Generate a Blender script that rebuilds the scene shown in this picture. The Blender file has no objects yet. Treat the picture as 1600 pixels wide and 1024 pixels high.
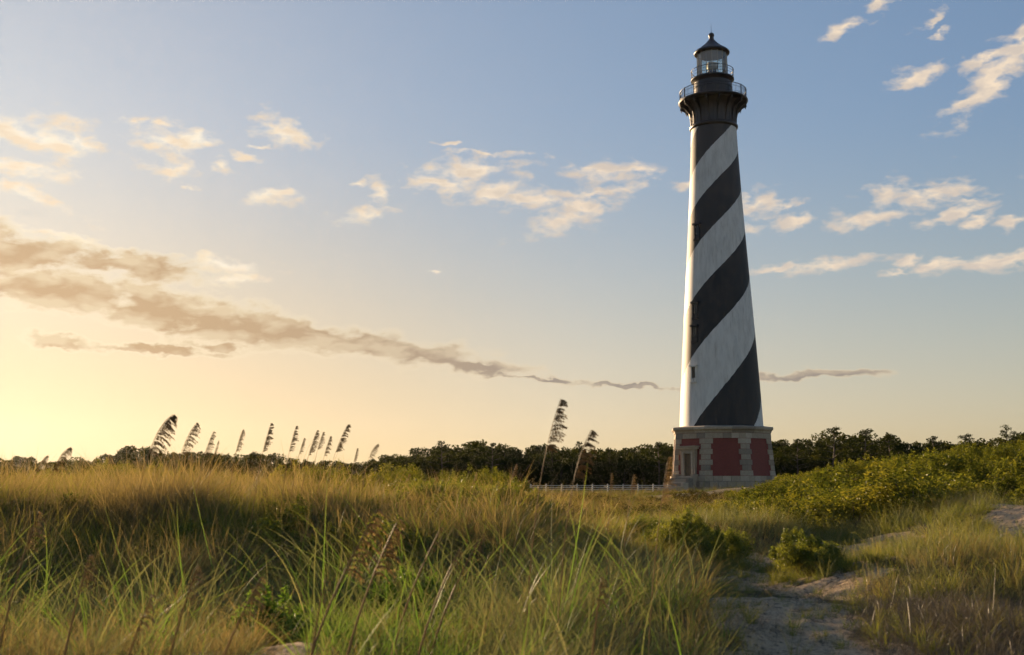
import bpy, math, random
import numpy as np
from mathutils import Vector, Matrix
from math import pi, sin, cos, tan, atan2, radians, sqrt

sc = bpy.context.scene
C = sc.collection
rnd = random.Random(7)
rng = np.random.default_rng(11)

# ------------------------------------------------------------------ camera
FPX = 1728.0                       # focal length in pixels of a 1600 px wide frame
TH = math.atan(236 / FPX)          # upward pitch
EYE = 1.6
cam = bpy.data.cameras.new('camera')
cam_ob = bpy.data.objects.new('camera', cam)
C.objects.link(cam_ob)
sc.camera = cam_ob
cam_ob.location = (0, 0, EYE)
cam_ob.rotation_euler = (pi / 2 + TH, 0, 0)
cam.sensor_width = 36
cam.lens = 36 * FPX / 1600
cam.clip_end = 8000
cam.dof.use_dof = True
cam.dof.focus_distance = 110
cam.dof.aperture_fstop = 2.5

# ------------------------------------------------------------------ sun, sky, exposure
SUN_AZ, SUN_EL = -31.5, 9.5
EXPO = 1.82
sun_dir = Vector((sin(radians(SUN_AZ)) * cos(radians(SUN_EL)), cos(radians(SUN_AZ)) * cos(radians(SUN_EL)), sin(radians(SUN_EL))))
sun = bpy.data.lights.new('sun', 'SUN')
sun.energy = 3.3
sun.angle = radians(1.2)
sun.color = (1.0, 0.70, 0.41)
sun_ob = bpy.data.objects.new('sun', sun)
C.objects.link(sun_ob)
sun_ob.rotation_euler = sun_dir.to_track_quat('Z', 'Y').to_euler()
sun_ob.location = (-40, 60, 60)

sc.view_settings.view_transform = 'Standard'
sc.view_settings.look = 'None'
sc.view_settings.gamma = 1
sc.view_settings.use_curve_mapping = False
sc.view_settings.exposure = EXPO
sc.render.engine = 'CYCLES'
sc.cycles.use_denoising = True
sc.cycles.use_adaptive_sampling = True
sc.cycles.adaptive_threshold = 0.02
sc.cycles.adaptive_min_samples = 16
sc.cycles.max_bounces = 6
sc.cycles.diffuse_bounces = 3
sc.cycles.transmission_bounces = 4
sc.cycles.transparent_max_bounces = 12
sc.cycles.volume_bounces = 1
sc.cycles.caustics_reflective = False
sc.cycles.caustics_refractive = False


def srgb(r, g, b):
    f = lambda c: (c / 255 / 12.92) if c <= 10 else ((c / 255 + 0.055) / 1.055) ** 2.4
    return (f(r), f(g), f(b))


def pix_dir(px, py):
    u = (px - 800) / FPX
    v = (512 - py) / FPX
    return Vector((u, cos(TH) - v * sin(TH), sin(TH) + v * cos(TH)))


def at(px, py, d):
    """the point d metres out (along +Y) that a sight line through the photograph reaches"""
    r = pix_dir(px, py)
    return Vector((0, 0, EYE)) + r * (d / r.y)


class NT:
    """small node-tree helper"""
    def __init__(self, tree):
        self.t = tree
        self.n = tree.nodes
        self.l = tree.links

    def node(self, typ, **kw):
        nd = self.n.new(typ)
        for k, v in kw.items():
            setattr(nd, k, v)
        return nd

    def put(self, sock, val):
        if val is None:
            return
        if isinstance(val, bpy.types.NodeSocket):
            self.l.new(val, sock)
        else:
            try:
                sock.default_value = val
            except Exception:
                sock.default_value = (*val, 1.0)

    def math(self, op, a, b=None, c=None, clamp=False):
        nd = self.node('ShaderNodeMath', operation=op, use_clamp=clamp)
        self.put(nd.inputs[0], a)
        self.put(nd.inputs[1], b)
        self.put(nd.inputs[2], c)
        return nd.outputs[0]

    def vmath(self, op, a, b=None, out=0):
        nd = self.node('ShaderNodeVectorMath', operation=op)
        self.put(nd.inputs[0], a)
        self.put(nd.inputs[1], b)
        return nd.outputs[out]

    def mix(self, f, a, b, blend='MIX'):
        nd = self.node('ShaderNodeMix', data_type='RGBA', blend_type=blend)
        self.put(nd.inputs[0], f)
        for s, v in ((nd.inputs[6], a), (nd.inputs[7], b)):
            if isinstance(v, bpy.types.NodeSocket):
                self.l.new(v, s)
            else:
                s.default_value = (v[0], v[1], v[2], 1)
        return nd.outputs[2]

    def ramp01(self, v, lo, hi, smooth=True, tmin=0.0, tmax=1.0):
        nd = self.node('ShaderNodeMapRange', interpolation_type='SMOOTHSTEP' if smooth else 'LINEAR')
        self.put(nd.inputs['Value'], v)
        nd.inputs['From Min'].default_value = lo
        nd.inputs['From Max'].default_value = hi
        nd.inputs['To Min'].default_value = tmin
        nd.inputs['To Max'].default_value = tmax
        return nd.outputs[0]

    def noise(self, vec, scale, detail=4, rough=0.55, dims='3D', out='Fac'):
        nd = self.node('ShaderNodeTexNoise', noise_dimensions=dims)
        self.put(nd.inputs['Vector'], vec)
        nd.inputs['Scale'].default_value = scale
        nd.inputs['Detail'].default_value = detail
        nd.inputs['Roughness'].default_value = rough
        return nd.outputs[out]

    def mapping(self, vec, loc=(0, 0, 0), rot=(0, 0, 0), scale=(1, 1, 1), typ='POINT'):
        nd = self.node('ShaderNodeMapping', vector_type=typ)
        self.put(nd.inputs['Vector'], vec)
        nd.inputs['Location'].default_value = loc
        nd.inputs['Rotation'].default_value = rot
        nd.inputs['Scale'].default_value = scale
        return nd.outputs[0]


world = bpy.data.worlds.new('World')
sc.world = world
world.use_nodes = True
W = NT(world.node_tree)
bg = W.n['Background']
world.cycles.sampling_method = 'MANUAL'
world.cycles.sample_map_resolution = 512
sky = W.node('ShaderNodeTexSky', sky_type='NISHITA', sun_disc=False)
sky.sun_elevation = radians(SUN_EL)
sky.sun_rotation = radians(SUN_AZ)
BGS = 0.1
KS = 2.0 / 2 ** EXPO        # the sky as exposed in the photograph
# white balance and highlight roll-off of the sky light
s0 = W.vmath('MULTIPLY', sky.outputs[0], (1.00 * BGS, 1.14 * BGS, 1.68 * BGS))
s1 = W.vmath('DIVIDE', s0, W.vmath('ADD', W.vmath('MULTIPLY', s0, (1.95, 2.05, 2.15)), (1, 1, 1)))
tc = W.node('ShaderNodeTexCoord')
sepd = W.node('ShaderNodeSeparateXYZ')
W.l.new(tc.outputs['Generated'], sepd.inputs[0])
az = W.math('ARCTAN2', sepd.outputs[0], sepd.outputs[1])
el = W.math('ARCSINE', sepd.outputs[2])
comb = W.node('ShaderNodeCombineXYZ')
W.l.new(az, comb.inputs[0])
W.l.new(el, comb.inputs[1])
ang = comb.outputs[0]
# wind-torn cloud outlines: warp the sky coordinates, then shape each bank with fractal noise
wn = W.noise(W.mapping(ang, scale=(1, 1.9, 1)), 26, 2, 0.6, '2D', out='Color')
warp = W.vmath('MULTIPLY', W.vmath('SUBTRACT', wn, (0.5, 0.5, 0.5)), (0.030, 0.014, 0))
wn2 = W.noise(W.mapping(ang, scale=(1, 1.7, 1)), 95, 2, 0.6, '2D', out='Color')
warp2 = W.vmath('MULTIPLY', W.vmath('SUBTRACT', wn2, (0.5, 0.5, 0.5)), (0.010, 0.006, 0))
angw = W.vmath('ADD', W.vmath('ADD', ang, warp), warp2)


def to_ang(px, py):
    r = pix_dir(px, py).normalized()
    return math.atan2(r.x, r.y), math.asin(r.z)


sepw = W.node('ShaderNodeSeparateXYZ')
W.l.new(angw, sepw.inputs[0])


def vec3(a_, b_, c_):
    nd = W.node('ShaderNodeCombineXYZ')
    for k_, q_ in enumerate((a_, b_, c_)):
        W.put(nd.inputs[k_], q_)
    return nd.outputs[0]


wx, wy = sepw.outputs[0], sepw.outputs[1]
MONO2 = vec3(W.math('MULTIPLY', wx, wx), W.math('MULTIPLY', wx, wy), W.math('MULTIPLY', wy, wy))
MONO1 = vec3(wx, wy, 1.0)


def bank(blobs, gx_=1.18, gy_=1.25):
    """1 at the heart of a cloud bank, 0 at its rim: smooth union of tilted ellipses in (azimuth, elevation)"""
    m = None
    for b in blobs:
        px, py, rx, ry = b[:4]
        t = radians(b[4] if len(b) > 4 else 0)
        a, e = to_ang(px, py)
        ux, uy = cos(t) * FPX / (gx_ * rx), sin(t) * FPX / (gx_ * rx)
        vx, vy = -sin(t) * FPX / (gy_ * ry), cos(t) * FPX / (gy_ * ry)
        qa, qb, qc = ux * ux + vx * vx, 2 * (ux * uy + vx * vy), uy * uy + vy * vy
        ql = (-2 * qa * a - qb * e, -2 * qc * e - qb * a, qa * a * a + qb * a * e + qc * e * e)
        d = W.math('ADD', W.vmath('DOT_PRODUCT', MONO2, (qa, qb, qc), out=1), W.vmath('DOT_PRODUCT', MONO1, ql, out=1))
        m = d if m is None else W.math('SMOOTH_MIN', m, d, 0.4)
    return W.math('SUBTRACT', 1.0, W.math('SQRT', W.math('MAXIMUM', m, 0.0)))


BRIGHT = [(18, 205, 50, 17, -8), (80, 215, 45, 27), (120, 215, 28, 22, -25), (40, 262, 66, 12, -5), (30, 297, 72, 10, -18),
          (255, 222, 45, 20, 14), (300, 218, 32, 13, -10), (208, 190, 18, 6), (256, 196, 14, 4), (266, 266, 32, 13), (292, 290, 9, 4),
          (346, 258, 16, 9, -28), (385, 250, 18, 6, -8), (440, 206, 48, 17, -14), (400, 229, 15, 4), (430, 308, 34, 13, 8),
          (563, 335, 38, 10, 12), (602, 299, 22, 13, 4), (562, 290, 14, 4), (735, 266, 72, 15, 3), (770, 300, 72, 17, -4), (830, 312, 58, 14, -5), (690, 286, 46, 10, 8),
          (880, 346, 56, 16, 14), (935, 300, 70, 8, 4), (915, 322, 54, 13, 5), (940, 268, 56, 13), (1000, 266, 24, 9, -10),
          (768, 240, 62, 4, -2), (690, 222, 13, 4), (1182, 318, 30, 15, 5), (1225, 347, 58, 9, 9), (1222, 322, 24, 8, 10),
          (1350, 342, 66, 12, 9), (1384, 306, 26, 16, 20), (1455, 304, 62, 15, 2), (1485, 337, 46, 8, 16), (1532, 343, 22, 7, 18),
          (1590, 346, 26, 9, 22), (1515, 315, 20, 5, 4), (1210, 418, 45, 5, 4), (1300, 413, 62, 9, 4), (1420, 409, 20, 7, 8), (1458, 414, 36, 8, 10),
          (1556, 408, 70, 13, 6), (1402, 427, 22, 4), (1562, 112, 78, 20, 44), (1510, 163, 36, 9, 12), (1592, 56, 38, 14, 32), (1545, 92, 36, 9, 24),
          (1432, 122, 34, 10, 14), (1318, 42, 28, 8, 22), (1374, 8, 24, 7, 18), (1450, 32, 26, 5, 28), (1468, 48, 13, 5, 12),
          (352, 412, 56, 9, -4), (362, 436, 46, 6, 3), (110, 370, 66, 5, -10), (1082, 285, 30, 8, 12), (686, 425, 14, 3)]
GREY = [(30, 392, 82, 17, -5), (195, 411, 108, 13, -4), (90, 456, 140, 19, -3), (225, 466, 62, 14, -6), (255, 492, 90, 15, -6), (335, 502, 104, 19, -8),
        (410, 514, 80, 19, -8), (480, 526, 74, 15, -8), (560, 536, 62, 13, -4), (100, 538, 42, 5, -6), (245, 546, 120, 4, -2), (340, 541, 50, 4),
        (672, 556, 76, 12, -2), (742, 573, 78, 7, -6), (850, 592, 100, 2.4, -5), (970, 602, 90, 1.9, -3), (1275, 586, 92, 3.4)]
angh = W.vmath('ADD', ang, W.vmath('MULTIPLY', warp, (0.45, 0.45, 0)))
fb = W.noise(W.mapping(angh, scale=(1, 2.2, 1)), 42, 5, 0.56, '2D')
fbB = W.noise(W.mapping(angh, loc=(3, 1, 0), scale=(1, 2.6, 1)), 24, 5, 0.5, '2D')
fb_s = W.noise(W.mapping(W.vmath('ADD', angh, (-0.010, -0.006, 0)), scale=(1, 2.2, 1)), 42, 3, 0.5, '2D')
mA = bank(BRIGHT)
mB = bank(GREY, 1.28, 1.95)
nA = W.math('MULTIPLY', W.math('SUBTRACT', fb, 0.5), 3.0)
dA = W.math('POWER', W.ramp01(W.math('ADD', mA, nA), -0.22, 0.80, False), 1.35)
fbBs = W.noise(W.mapping(W.vmath('ADD', angh, (-0.006, -0.010, 0)), loc=(3, 1, 0), scale=(1, 2.6, 1)), 24, 3, 0.5, '2D')
nB = W.math('MULTIPLY', W.math('SUBTRACT', fbB, 0.5), 1.5)
fine = W.math('MULTIPLY', W.math('SUBTRACT', fb, 0.5), 0.9)
dB = W.math('POWER', W.ramp01(W.math('ADD', W.math('ADD', mB, nB), fine), -0.22, 0.46, False), 1.2)
coreB = W.ramp01(W.math('ADD', W.math('ADD', mB, nB), fine), -0.12, 0.64)
shB = W.ramp01(W.math('SUBTRACT', fbB, fbBs), -0.08, 0.20, False)
# angle to the sun decides how warm and bright a cloud is lit
sdot = W.vmath('DOT_PRODUCT', tc.outputs['Generated'], tuple(sun_dir), out=1)
near = W.ramp01(sdot, 0.80, 0.995)
KD = 0.5


def lin(r, g, b):
    c = srgb(r, g, b)
    return (c[0] * KD, c[1] * KD, c[2] * KD)


litA = W.mix(near, lin(250, 228, 200), lin(255, 244, 222))
shdA = W.mix(near, lin(214, 200, 186), lin(244, 222, 192))
shade = W.ramp01(W.math('SUBTRACT', fb, fb_s), -0.22, 0.22, False)
colA = W.mix(shade, litA, shdA)
edgeB = W.mix(near, lin(232, 210, 176), lin(255, 240, 205))
inB = W.mix(near, lin(152, 141, 132), lin(194, 162, 124))
inB2 = W.mix(W.math('MULTIPLY', shB, 0.42), inB, edgeB)
colB = W.mix(coreB, edgeB, inB2)
low = W.ramp01(el, 0.34, 0.02)
s2 = W.mix(low, W.vmath('MULTIPLY', s1, (0.80, 0.885, 0.955)), W.vmath('MULTIPLY', s1, (1.15, 1.01, 0.77)))
s2 = W.mix(W.math('MULTIPLY', near, low), s2, W.vmath('MULTIPLY', s2, (0.95, 0.87, 0.74)))
c1 = W.mix(W.math('MULTIPLY', dA, 0.97), s2, colA)
c2 = W.mix(W.math('MULTIPLY', dB, 0.93), c1, colB)
W.l.new(W.vmath('MULTIPLY', c2, (KS / BGS, KS / BGS, KS / BGS)), bg.inputs[0])
bg.inputs[1].default_value = BGS


# ------------------------------------------------------------------ mesh helpers
def link_mesh(name, verts, faces, mat, parent=None, smooth=False, attrs=None):
    me = bpy.data.meshes.new(name)
    me.from_pydata([tuple(v) for v in verts], [], [tuple(f) for f in faces])
    if attrs:
        for k, v in attrs.items():
            a = me.attributes.new(k, 'FLOAT', 'POINT')
            a.data.foreach_set('value', np.asarray(v, dtype=np.float32))
    me.materials.append(mat)
    if smooth:
        me.polygons.foreach_set('use_smooth', [True] * len(me.polygons))
    me.update()
    ob = bpy.data.objects.new(name, me)
    C.objects.link(ob)
    if parent is not None:
        ob.parent = parent
    return ob


def empty(name, loc, rz=0.0):
    e = bpy.data.objects.new(name, None)
    e.empty_display_size = 0.3
    C.objects.link(e)
    e.location = loc
    e.rotation_euler = (0, 0, rz)
    return e


def tag(o, label, cat, group=None):
    o['label'] = label
    o['category'] = cat
    if group:
        o['group'] = group
    return o


class MB:
    def __init__(self):
        self.v = []
        self.f = []

    def add(self, vs, fs):
        n = len(self.v)
        self.v += [tuple(p) for p in vs]
        self.f += [tuple(i + n for i in q) for q in fs]
        return self

    def box(self, x0, x1, y0, y1, z0, z1, m=None):
        vs = [Vector((x, y, z)) for z in (z0, z1) for x, y in ((x0, y0), (x1, y0), (x1, y1), (x0, y1))]
        if m is not None:
            vs = [m @ p for p in vs]
        return self.add(vs, [(3, 2, 1, 0), (4, 5, 6, 7), (0, 1, 5, 4), (1, 2, 6, 5), (2, 3, 7, 6), (3, 0, 4, 7)])

    def lathe(self, prof, n, caps=False, a0=0.0):
        vs = []
        for r, z in prof:
            vs += [(r * cos(a0 + 2 * pi * i / n), r * sin(a0 + 2 * pi * i / n), z) for i in range(n)]
        fs = []
        for j in range(len(prof) - 1):
            for i in range(n):
                k = (i + 1) % n
                fs.append((j * n + i, j * n + k, (j + 1) * n + k, (j + 1) * n + i))
        if caps:
            fs.append(tuple(range(n - 1, -1, -1)))
            fs.append(tuple((len(prof) - 1) * n + i for i in range(n)))
        return self.add(vs, fs)

    def tube(self, pts, rad, n=6, cap=True):
        pts = [Vector(p) for p in pts]
        if not hasattr(rad, '__len__'):
            rad = [rad] * len(pts)
        vs, fs = [], []
        for i, p in enumerate(pts):
            t = (pts[min(i + 1, len(pts) - 1)] - pts[max(i - 1, 0)]).normalized()
            a = t.cross(Vector((0, 0, 1)) if abs(t.z) < 0.9 else Vector((0, 1, 0))).normalized()
            b = t.cross(a)
            vs += [p + (a * cos(2 * pi * k / n) + b * sin(2 * pi * k / n)) * rad[i] for k in range(n)]
        for i in range(len(pts) - 1):
            for k in range(n):
                fs.append((i * n + k, i * n + (k + 1) % n, (i + 1) * n + (k + 1) % n, (i + 1) * n + k))
        if cap:
            fs.append(tuple(range(n - 1, -1, -1)))
            fs.append(tuple((len(pts) - 1) * n + k for k in range(n)))
        return self.add(vs, fs)

    def ring(self, R, z, r, n=64, m=6):
        vs, fs = [], []
        for i in range(n):
            a = 2 * pi * i / n
            for k in range(m):
                b = 2 * pi * k / m
                q = R + r * cos(b)
                vs.append((q * cos(a), q * sin(a), z + r * sin(b)))
        for i in range(n):
            for k in range(m):
                fs.append((i * m + k, ((i + 1) % n) * m + k, ((i + 1) % n) * m + (k + 1) % m, i * m + (k + 1) % m))
        return self.add(vs, fs)

    def build(self, name, mat, parent=None, smooth=False):
        return link_mesh(name, self.v, self.f, mat, parent, smooth)


# numpy value noise for terrain
def vnoise(x, y, seed=0):
    xi = np.floor(x).astype(np.int64)
    yi = np.floor(y).astype(np.int64)
    fx = x - xi
    fy = y - yi
    fx = fx * fx * (3 - 2 * fx)
    fy = fy * fy * (3 - 2 * fy)

    def h(a, b):
        n = (a * 374761393 + b * 668265263 + seed * 974634541) & 0x7fffffff
        n = ((n ^ (n >> 13)) * 1274126177) & 0x7fffffff
        return ((n ^ (n >> 16)) & 0xffff) / 65535.0
    return (h(xi, yi) * (1 - fx) + h(xi + 1, yi) * fx) * (1 - fy) + (h(xi, yi + 1) * (1 - fx) + h(xi + 1, yi + 1) * fx) * fy


def fbm(x, y, octs=4, seed=0):
    s, a, t = 0, 1.0, 0
    for o in range(octs):
        s = s + a * vnoise(x * 2 ** o, y * 2 ** o, seed + o)
        t += a
        a *= 0.5
    return s / t


def sstep(a, b, x):
    t = np.clip((x - a) / (b - a), 0, 1)
    return t * t * (3 - 2 * t)


def bump(x, y, cx, cy, rx, ry, h, rot=0.0, inner=0.3):
    dx, dy = x - cx, y - cy
    c_, s_ = cos(rot), sin(rot)
    u = (dx * c_ + dy * s_) / rx
    v = (-dx * s_ + dy * c_) / ry
    return h * (1 - sstep(inner, 1.0, np.sqrt(u * u + v * v)))


def hill_mask(x, y):
    return sstep(34, 60, y) * (1 - sstep(78, 118, y))


def px_of(x, y):
    return 800 + FPX * x / (np.asarray(y) * cos(TH))


def sandmask(x, y):
    """1 where the dune sand lies bare"""
    p = px_of(x, np.maximum(y, 0.5))
    n = (fbm(x * 0.8 + 31, y * 0.8, 4, 5) - 0.5)
    e = p + n * 170
    dn = y + n * 5

    def win(v, a, b, s):
        return sstep(a - s, a + s, v) * (1 - sstep(b - s, b + s, v))
    m = win(e, 1095, 1350, 34) * (1 - sstep(18.5, 21.0, dn)) * (1 - 0.65 * sstep(0.50, 0.62, fbm(x * 1.1 + 9, y * 1.1, 3, 83)))
    m = np.maximum(m, win(e, 375, 480, 16) * (1 - sstep(11.6, 12.6, dn)))
    m = np.maximum(m, sstep(1510, 1560, e) * win(dn, 20.0, 30.0, 1.0))
    m = np.maximum(m, win(e, 1265, 1420, 20) * win(dn, 20.5, 27.0, 0.8) * 0.9)
    m = np.maximum(m, win(e, 1120, 1220, 18) * win(dn, 18, 25.0, 0.8) * 0.8)
    m = np.maximum(m, win(e, 40, 190, 25) * win(dn, 12.5, 15.0, 0.8) * 0.45)
    m = np.maximum(m, win(e, 1340, 1420, 20) * (1 - sstep(11.5, 13.0, dn)) * 0.6)
    return np.where(y < 40, m, 0)


def ground_z(x, y):
    x = np.asarray(x, float)
    y = np.asarray(y, float)
    near_ = np.clip(1 - (np.abs(y - 14) - 22) / 20, 0, 1) * np.clip(1 - (np.abs(x) - 22) / 20, 0, 1)
    z = bump(x, y, -10.0, 25.5, 11.0, 13.5, 0.82, inner=0.12)
    z = z + bump(x, y, -1.2, 21.0, 4.0, 7.0, 0.62, inner=0.15)
    z = z + bump(x, y, -4.6, 19.5, 3.0, 4.5, 0.30, inner=0.1) + bump(x, y, -0.9, 17.4, 2.4, 3.2, 0.22, inner=0.1) + bump(x, y, -8.3, 19.0, 2.4, 2.6, 0.25, inner=0.1)
    z = z + bump(x, y, 0.9, 12.0, 2.6, 3.0, 0.16)
    z = z + bump(x, y, 7.6, 16.8, 3.9, 3.8, 0.50)
    z = z + bump(x, y, 13.5, 27.0, 6.0, 6.0, 0.85)
    z = z + bump(x, y, 4.9, 27.5, 3.5, 3.5, 0.35)
    z = z + hill_mask(x, y) * (3.2 * sstep(8.0, 38.0, x) + sstep(10.0, 18.0, x) * (fbm(x * 0.22, y * 0.22, 3, 37) - 0.55) * 1.5)
    z = z + near_ * ((fbm(x * 0.5, y * 0.5, 4, 3) - 0.5) * 0.30 + (fbm(x * 0.33 + 4, y * 0.33, 2, 13) - 0.5) * 0.72 * np.clip((2 - x) / 3, 0, 1))
    sm_ = np.where((y > 4) & (y < 34), sandmask(x, y), 0)
    z = z + sm_ * ((fbm(x * 2.6, y * 2.6, 3, 61) - 0.5) * 0.11 + (vnoise(x * 5.5, y * 5.5, 71) ** 2 - 0.3) * 0.035)
    z = z + np.clip(1 - near_, 0, 1) * np.clip((95 - y) / 30, 0, 1) * (fbm(x * 0.08, y * 0.08, 3, 9) - 0.5) * 0.7
    return z


def gz(x, y):
    return float(ground_z(np.array([x]), np.array([y]))[0])


# ------------------------------------------------------------------ materials
def mat(name):
    m = bpy.data.materials.new(name)
    m.use_nodes = True
    return m, NT(m.node_tree), m.node_tree.nodes['Principled BSDF']


def simple(name, col, rough=0.6, metal=0.0, var=0.15, scale=6.0, bump_=0.0, bscale=40.0, spec=0.5):
    m, T, P = mat(name)
    g = T.node('ShaderNodeTexCoord').outputs['Object']
    n = T.noise(g, scale, 5, 0.6)
    c = T.mix(n, tuple(k * (1 - var) for k in col), tuple(min(1, k * (1 + var)) for k in col))
    T.put(P.inputs['Base Color'], c)
    P.inputs['Roughness'].default_value = rough
    P.inputs['Metallic'].default_value = metal
    P.inputs['Specular IOR Level'].default_value = spec
    if bump_:
        b = T.node('ShaderNodeBump')
        b.inputs['Strength'].default_value = bump_
        b.inputs['Distance'].default_value = 0.02
        T.l.new(T.noise(g, bscale, 4, 0.6), b.inputs['Height'])
        T.l.new(b.outputs[0], P.inputs['Normal'])
    return m


def leafy(name, cols, trans=0.45, attr='tint', tip=None, rnd_amt=0.5, gloss=0.02):
    if name.endswith('_grass'):        # blade colours brightened to make up for the weaker sunlight
        cols = [tuple(min(0.6, k * 1.25) for k in c) for c in cols]
        tip = tuple(k * 1.2 for k in tip)
    """thin foliage: reflects and lets light through; cols from dark to light, picked by the leaf's own tint"""
    m, T, P = mat(name)
    out = T.n['Material Output']
    T.n.remove(P)
    a = T.node('ShaderNodeAttribute', attribute_name=attr)
    oi = T.node('ShaderNodeObjectInfo')
    f = T.math('ADD', T.math('MULTIPLY', a.outputs['Fac'], 1 - rnd_amt), T.math('MULTIPLY', oi.outputs['Random'], rnd_amt))
    r = T.node('ShaderNodeValToRGB')
    T.l.new(f, r.inputs[0])
    el_ = r.color_ramp.elements
    el_[0].color = (*cols[0], 1)
    el_[1].color = (*cols[-1], 1)
    for i, c in enumerate(cols[1:-1]):
        e = el_.new((i + 1) / (len(cols) - 1))
        e.color = (*c, 1)
    col = r.outputs[0]
    if tip is not None:
        t = T.node('ShaderNodeAttribute', attribute_name='along')
        col = T.mix(T.math('MULTIPLY', T.ramp01(t.outputs['Fac'], 0.35, 1.0), 0.8), col, tip)
    d = T.node('ShaderNodeBsdfDiffuse')
    T.l.new(col, d.inputs[0])
    tr = T.node('ShaderNodeBsdfTranslucent')
    T.l.new(T.mix(1.0, col, (1.25, 1.15, 0.75), 'MULTIPLY'), tr.inputs[0])
    ms = T.node('ShaderNodeMixShader')
    ms.inputs[0].default_value = trans
    T.l.new(d.outputs[0], ms.inputs[1])
    T.l.new(tr.outputs[0], ms.inputs[2])
    gl = T.node('ShaderNodeBsdfGlossy')
    gl.inputs['Roughness'].default_value = 0.36
    gl.inputs['Color'].default_value = (1, 1, 1, 1)
    m2 = T.node('ShaderNodeMixShader')
    m2.inputs[0].default_value = gloss
    T.l.new(ms.outputs[0], m2.inputs[1])
    T.l.new(gl.outputs[0], m2.inputs[2])
    T.l.new(m2.outputs[0], out.inputs['Surface'])
    return m


M = {}
# ground: sand with wind relief and trampled pits, leaf litter where plants grow
m, T, P = mat('dune_ground')
g = T.node('ShaderNodeTexCoord').outputs['Object']
veg = T.node('ShaderNodeAttribute', attribute_name='veg').outputs['Fac']
lawn = T.node('ShaderNodeAttribute', attribute_name='lawn').outputs['Fac']
n1 = T.noise(g, 0.9, 6, 0.65)
n2 = T.noise(g, 14, 5, 0.7)
sandc = T.mix(n1, (0.40, 0.28, 0.165), (0.57, 0.425, 0.265))
sandc = T.mix(T.ramp01(n2, 0.50, 0.64), sandc, (0.13, 0.095, 0.06))
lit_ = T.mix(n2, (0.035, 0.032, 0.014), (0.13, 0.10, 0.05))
lawnc = T.mix(T.noise(g, 0.35, 5, 0.7), (0.075, 0.09, 0.018), (0.16, 0.145, 0.03))
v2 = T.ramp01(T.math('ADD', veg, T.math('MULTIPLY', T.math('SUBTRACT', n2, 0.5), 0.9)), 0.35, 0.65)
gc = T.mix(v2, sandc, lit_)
gc = T.mix(lawn, gc, lawnc)
T.put(P.inputs['Base Color'], gc)
P.inputs['Roughness'].default_value = 0.95
P.inputs['Specular IOR Level'].default_value = 0.15
vor = T.node('ShaderNodeTexVoronoi', feature='SMOOTH_F1')
T.l.new(T.vmath('ADD', g, T.vmath('MULTIPLY', T.noise(g, 2.5, 2, 0.5, out='Color'), (0.35, 0.35, 0))), vor.inputs['Vector'])
vor.inputs['Scale'].default_value = 4.2
hh = T.math('ADD', T.math('MULTIPLY', T.ramp01(vor.outputs['Distance'], 0.05, 0.55), 0.55), T.math('MULTIPLY', T.noise(g, 22, 5, 0.7), 0.35))
b = T.node('ShaderNodeBump')
b.inputs['Strength'].default_value = 1.0
b.inputs['Distance'].default_value = 0.12
T.l.new(hh, b.inputs['Height'])
T.l.new(b.outputs[0], P.inputs['Normal'])
M['ground'] = m

M['stone'] = simple('granite', (0.37, 0.29, 0.205), 0.85, var=0.35, scale=3.0, bump_=0.6, bscale=9)
M['stone2'] = simple('granite_dark', (0.25, 0.198, 0.145), 0.85, var=0.35, scale=3.5, bump_=0.6, bscale=9)
M['stone3'] = simple('granite_light', (0.45, 0.36, 0.262), 0.85, var=0.3, scale=2.5, bump_=0.6, bscale=9)
M['mortar'] = simple('mortar', (0.17, 0.15, 0.125), 0.95)
M['iron'] = simple('black_iron', (0.024, 0.019, 0.017), 0.42, 0.0, 0.5, 2.5, 0.15, 18)
M['iron2'] = simple('weathered_iron', (0.036, 0.026, 0.022), 0.40, 0.0, 0.45, 1.6, 0.15, 14)
M['door'] = simple('door_paint', (0.15, 0.10, 0.055), 0.6, var=0.3, scale=4)
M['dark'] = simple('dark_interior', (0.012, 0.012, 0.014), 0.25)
M['white_paint'] = simple('white_paint', (0.46, 0.44, 0.40), 0.7, var=0.2, scale=5)
M['brass'] = simple('brass', (0.40, 0.30, 0.14), 0.35, 0.8)
M['cream'] = simple('cream_metal', (0.45, 0.42, 0.33), 0.5)

# brick panels, too fine to pick apart at this distance
m, T, P = mat('red_brick')
tcn = T.node('ShaderNodeTexCoord')
br = T.node('ShaderNodeTexBrick')
T.l.new(T.mapping(tcn.outputs['UV']), br.inputs['Vector'])
br.inputs['Scale'].default_value = 1.0
br.inputs['Brick Width'].default_value = 0.23
br.inputs['Row Height'].default_value = 0.075
br.inputs['Mortar Size'].default_value = 0.006
br.inputs['Color1'].default_value = (0.235, 0.045, 0.030, 1)
br.inputs['Color2'].default_value = (0.18, 0.034, 0.023, 1)
br.inputs['Mortar'].default_value = (0.11, 0.045, 0.035, 1)
bn = T.noise(tcn.outputs['Object'], 0.8, 5, 0.65)
T.put(P.inputs['Base Color'], T.mix(T.ramp01(bn, 0.35, 0.8), br.outputs['Color'], (0.20, 0.045, 0.034)))
P.inputs['Roughness'].default_value = 0.8
M['brick'] = m

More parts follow.
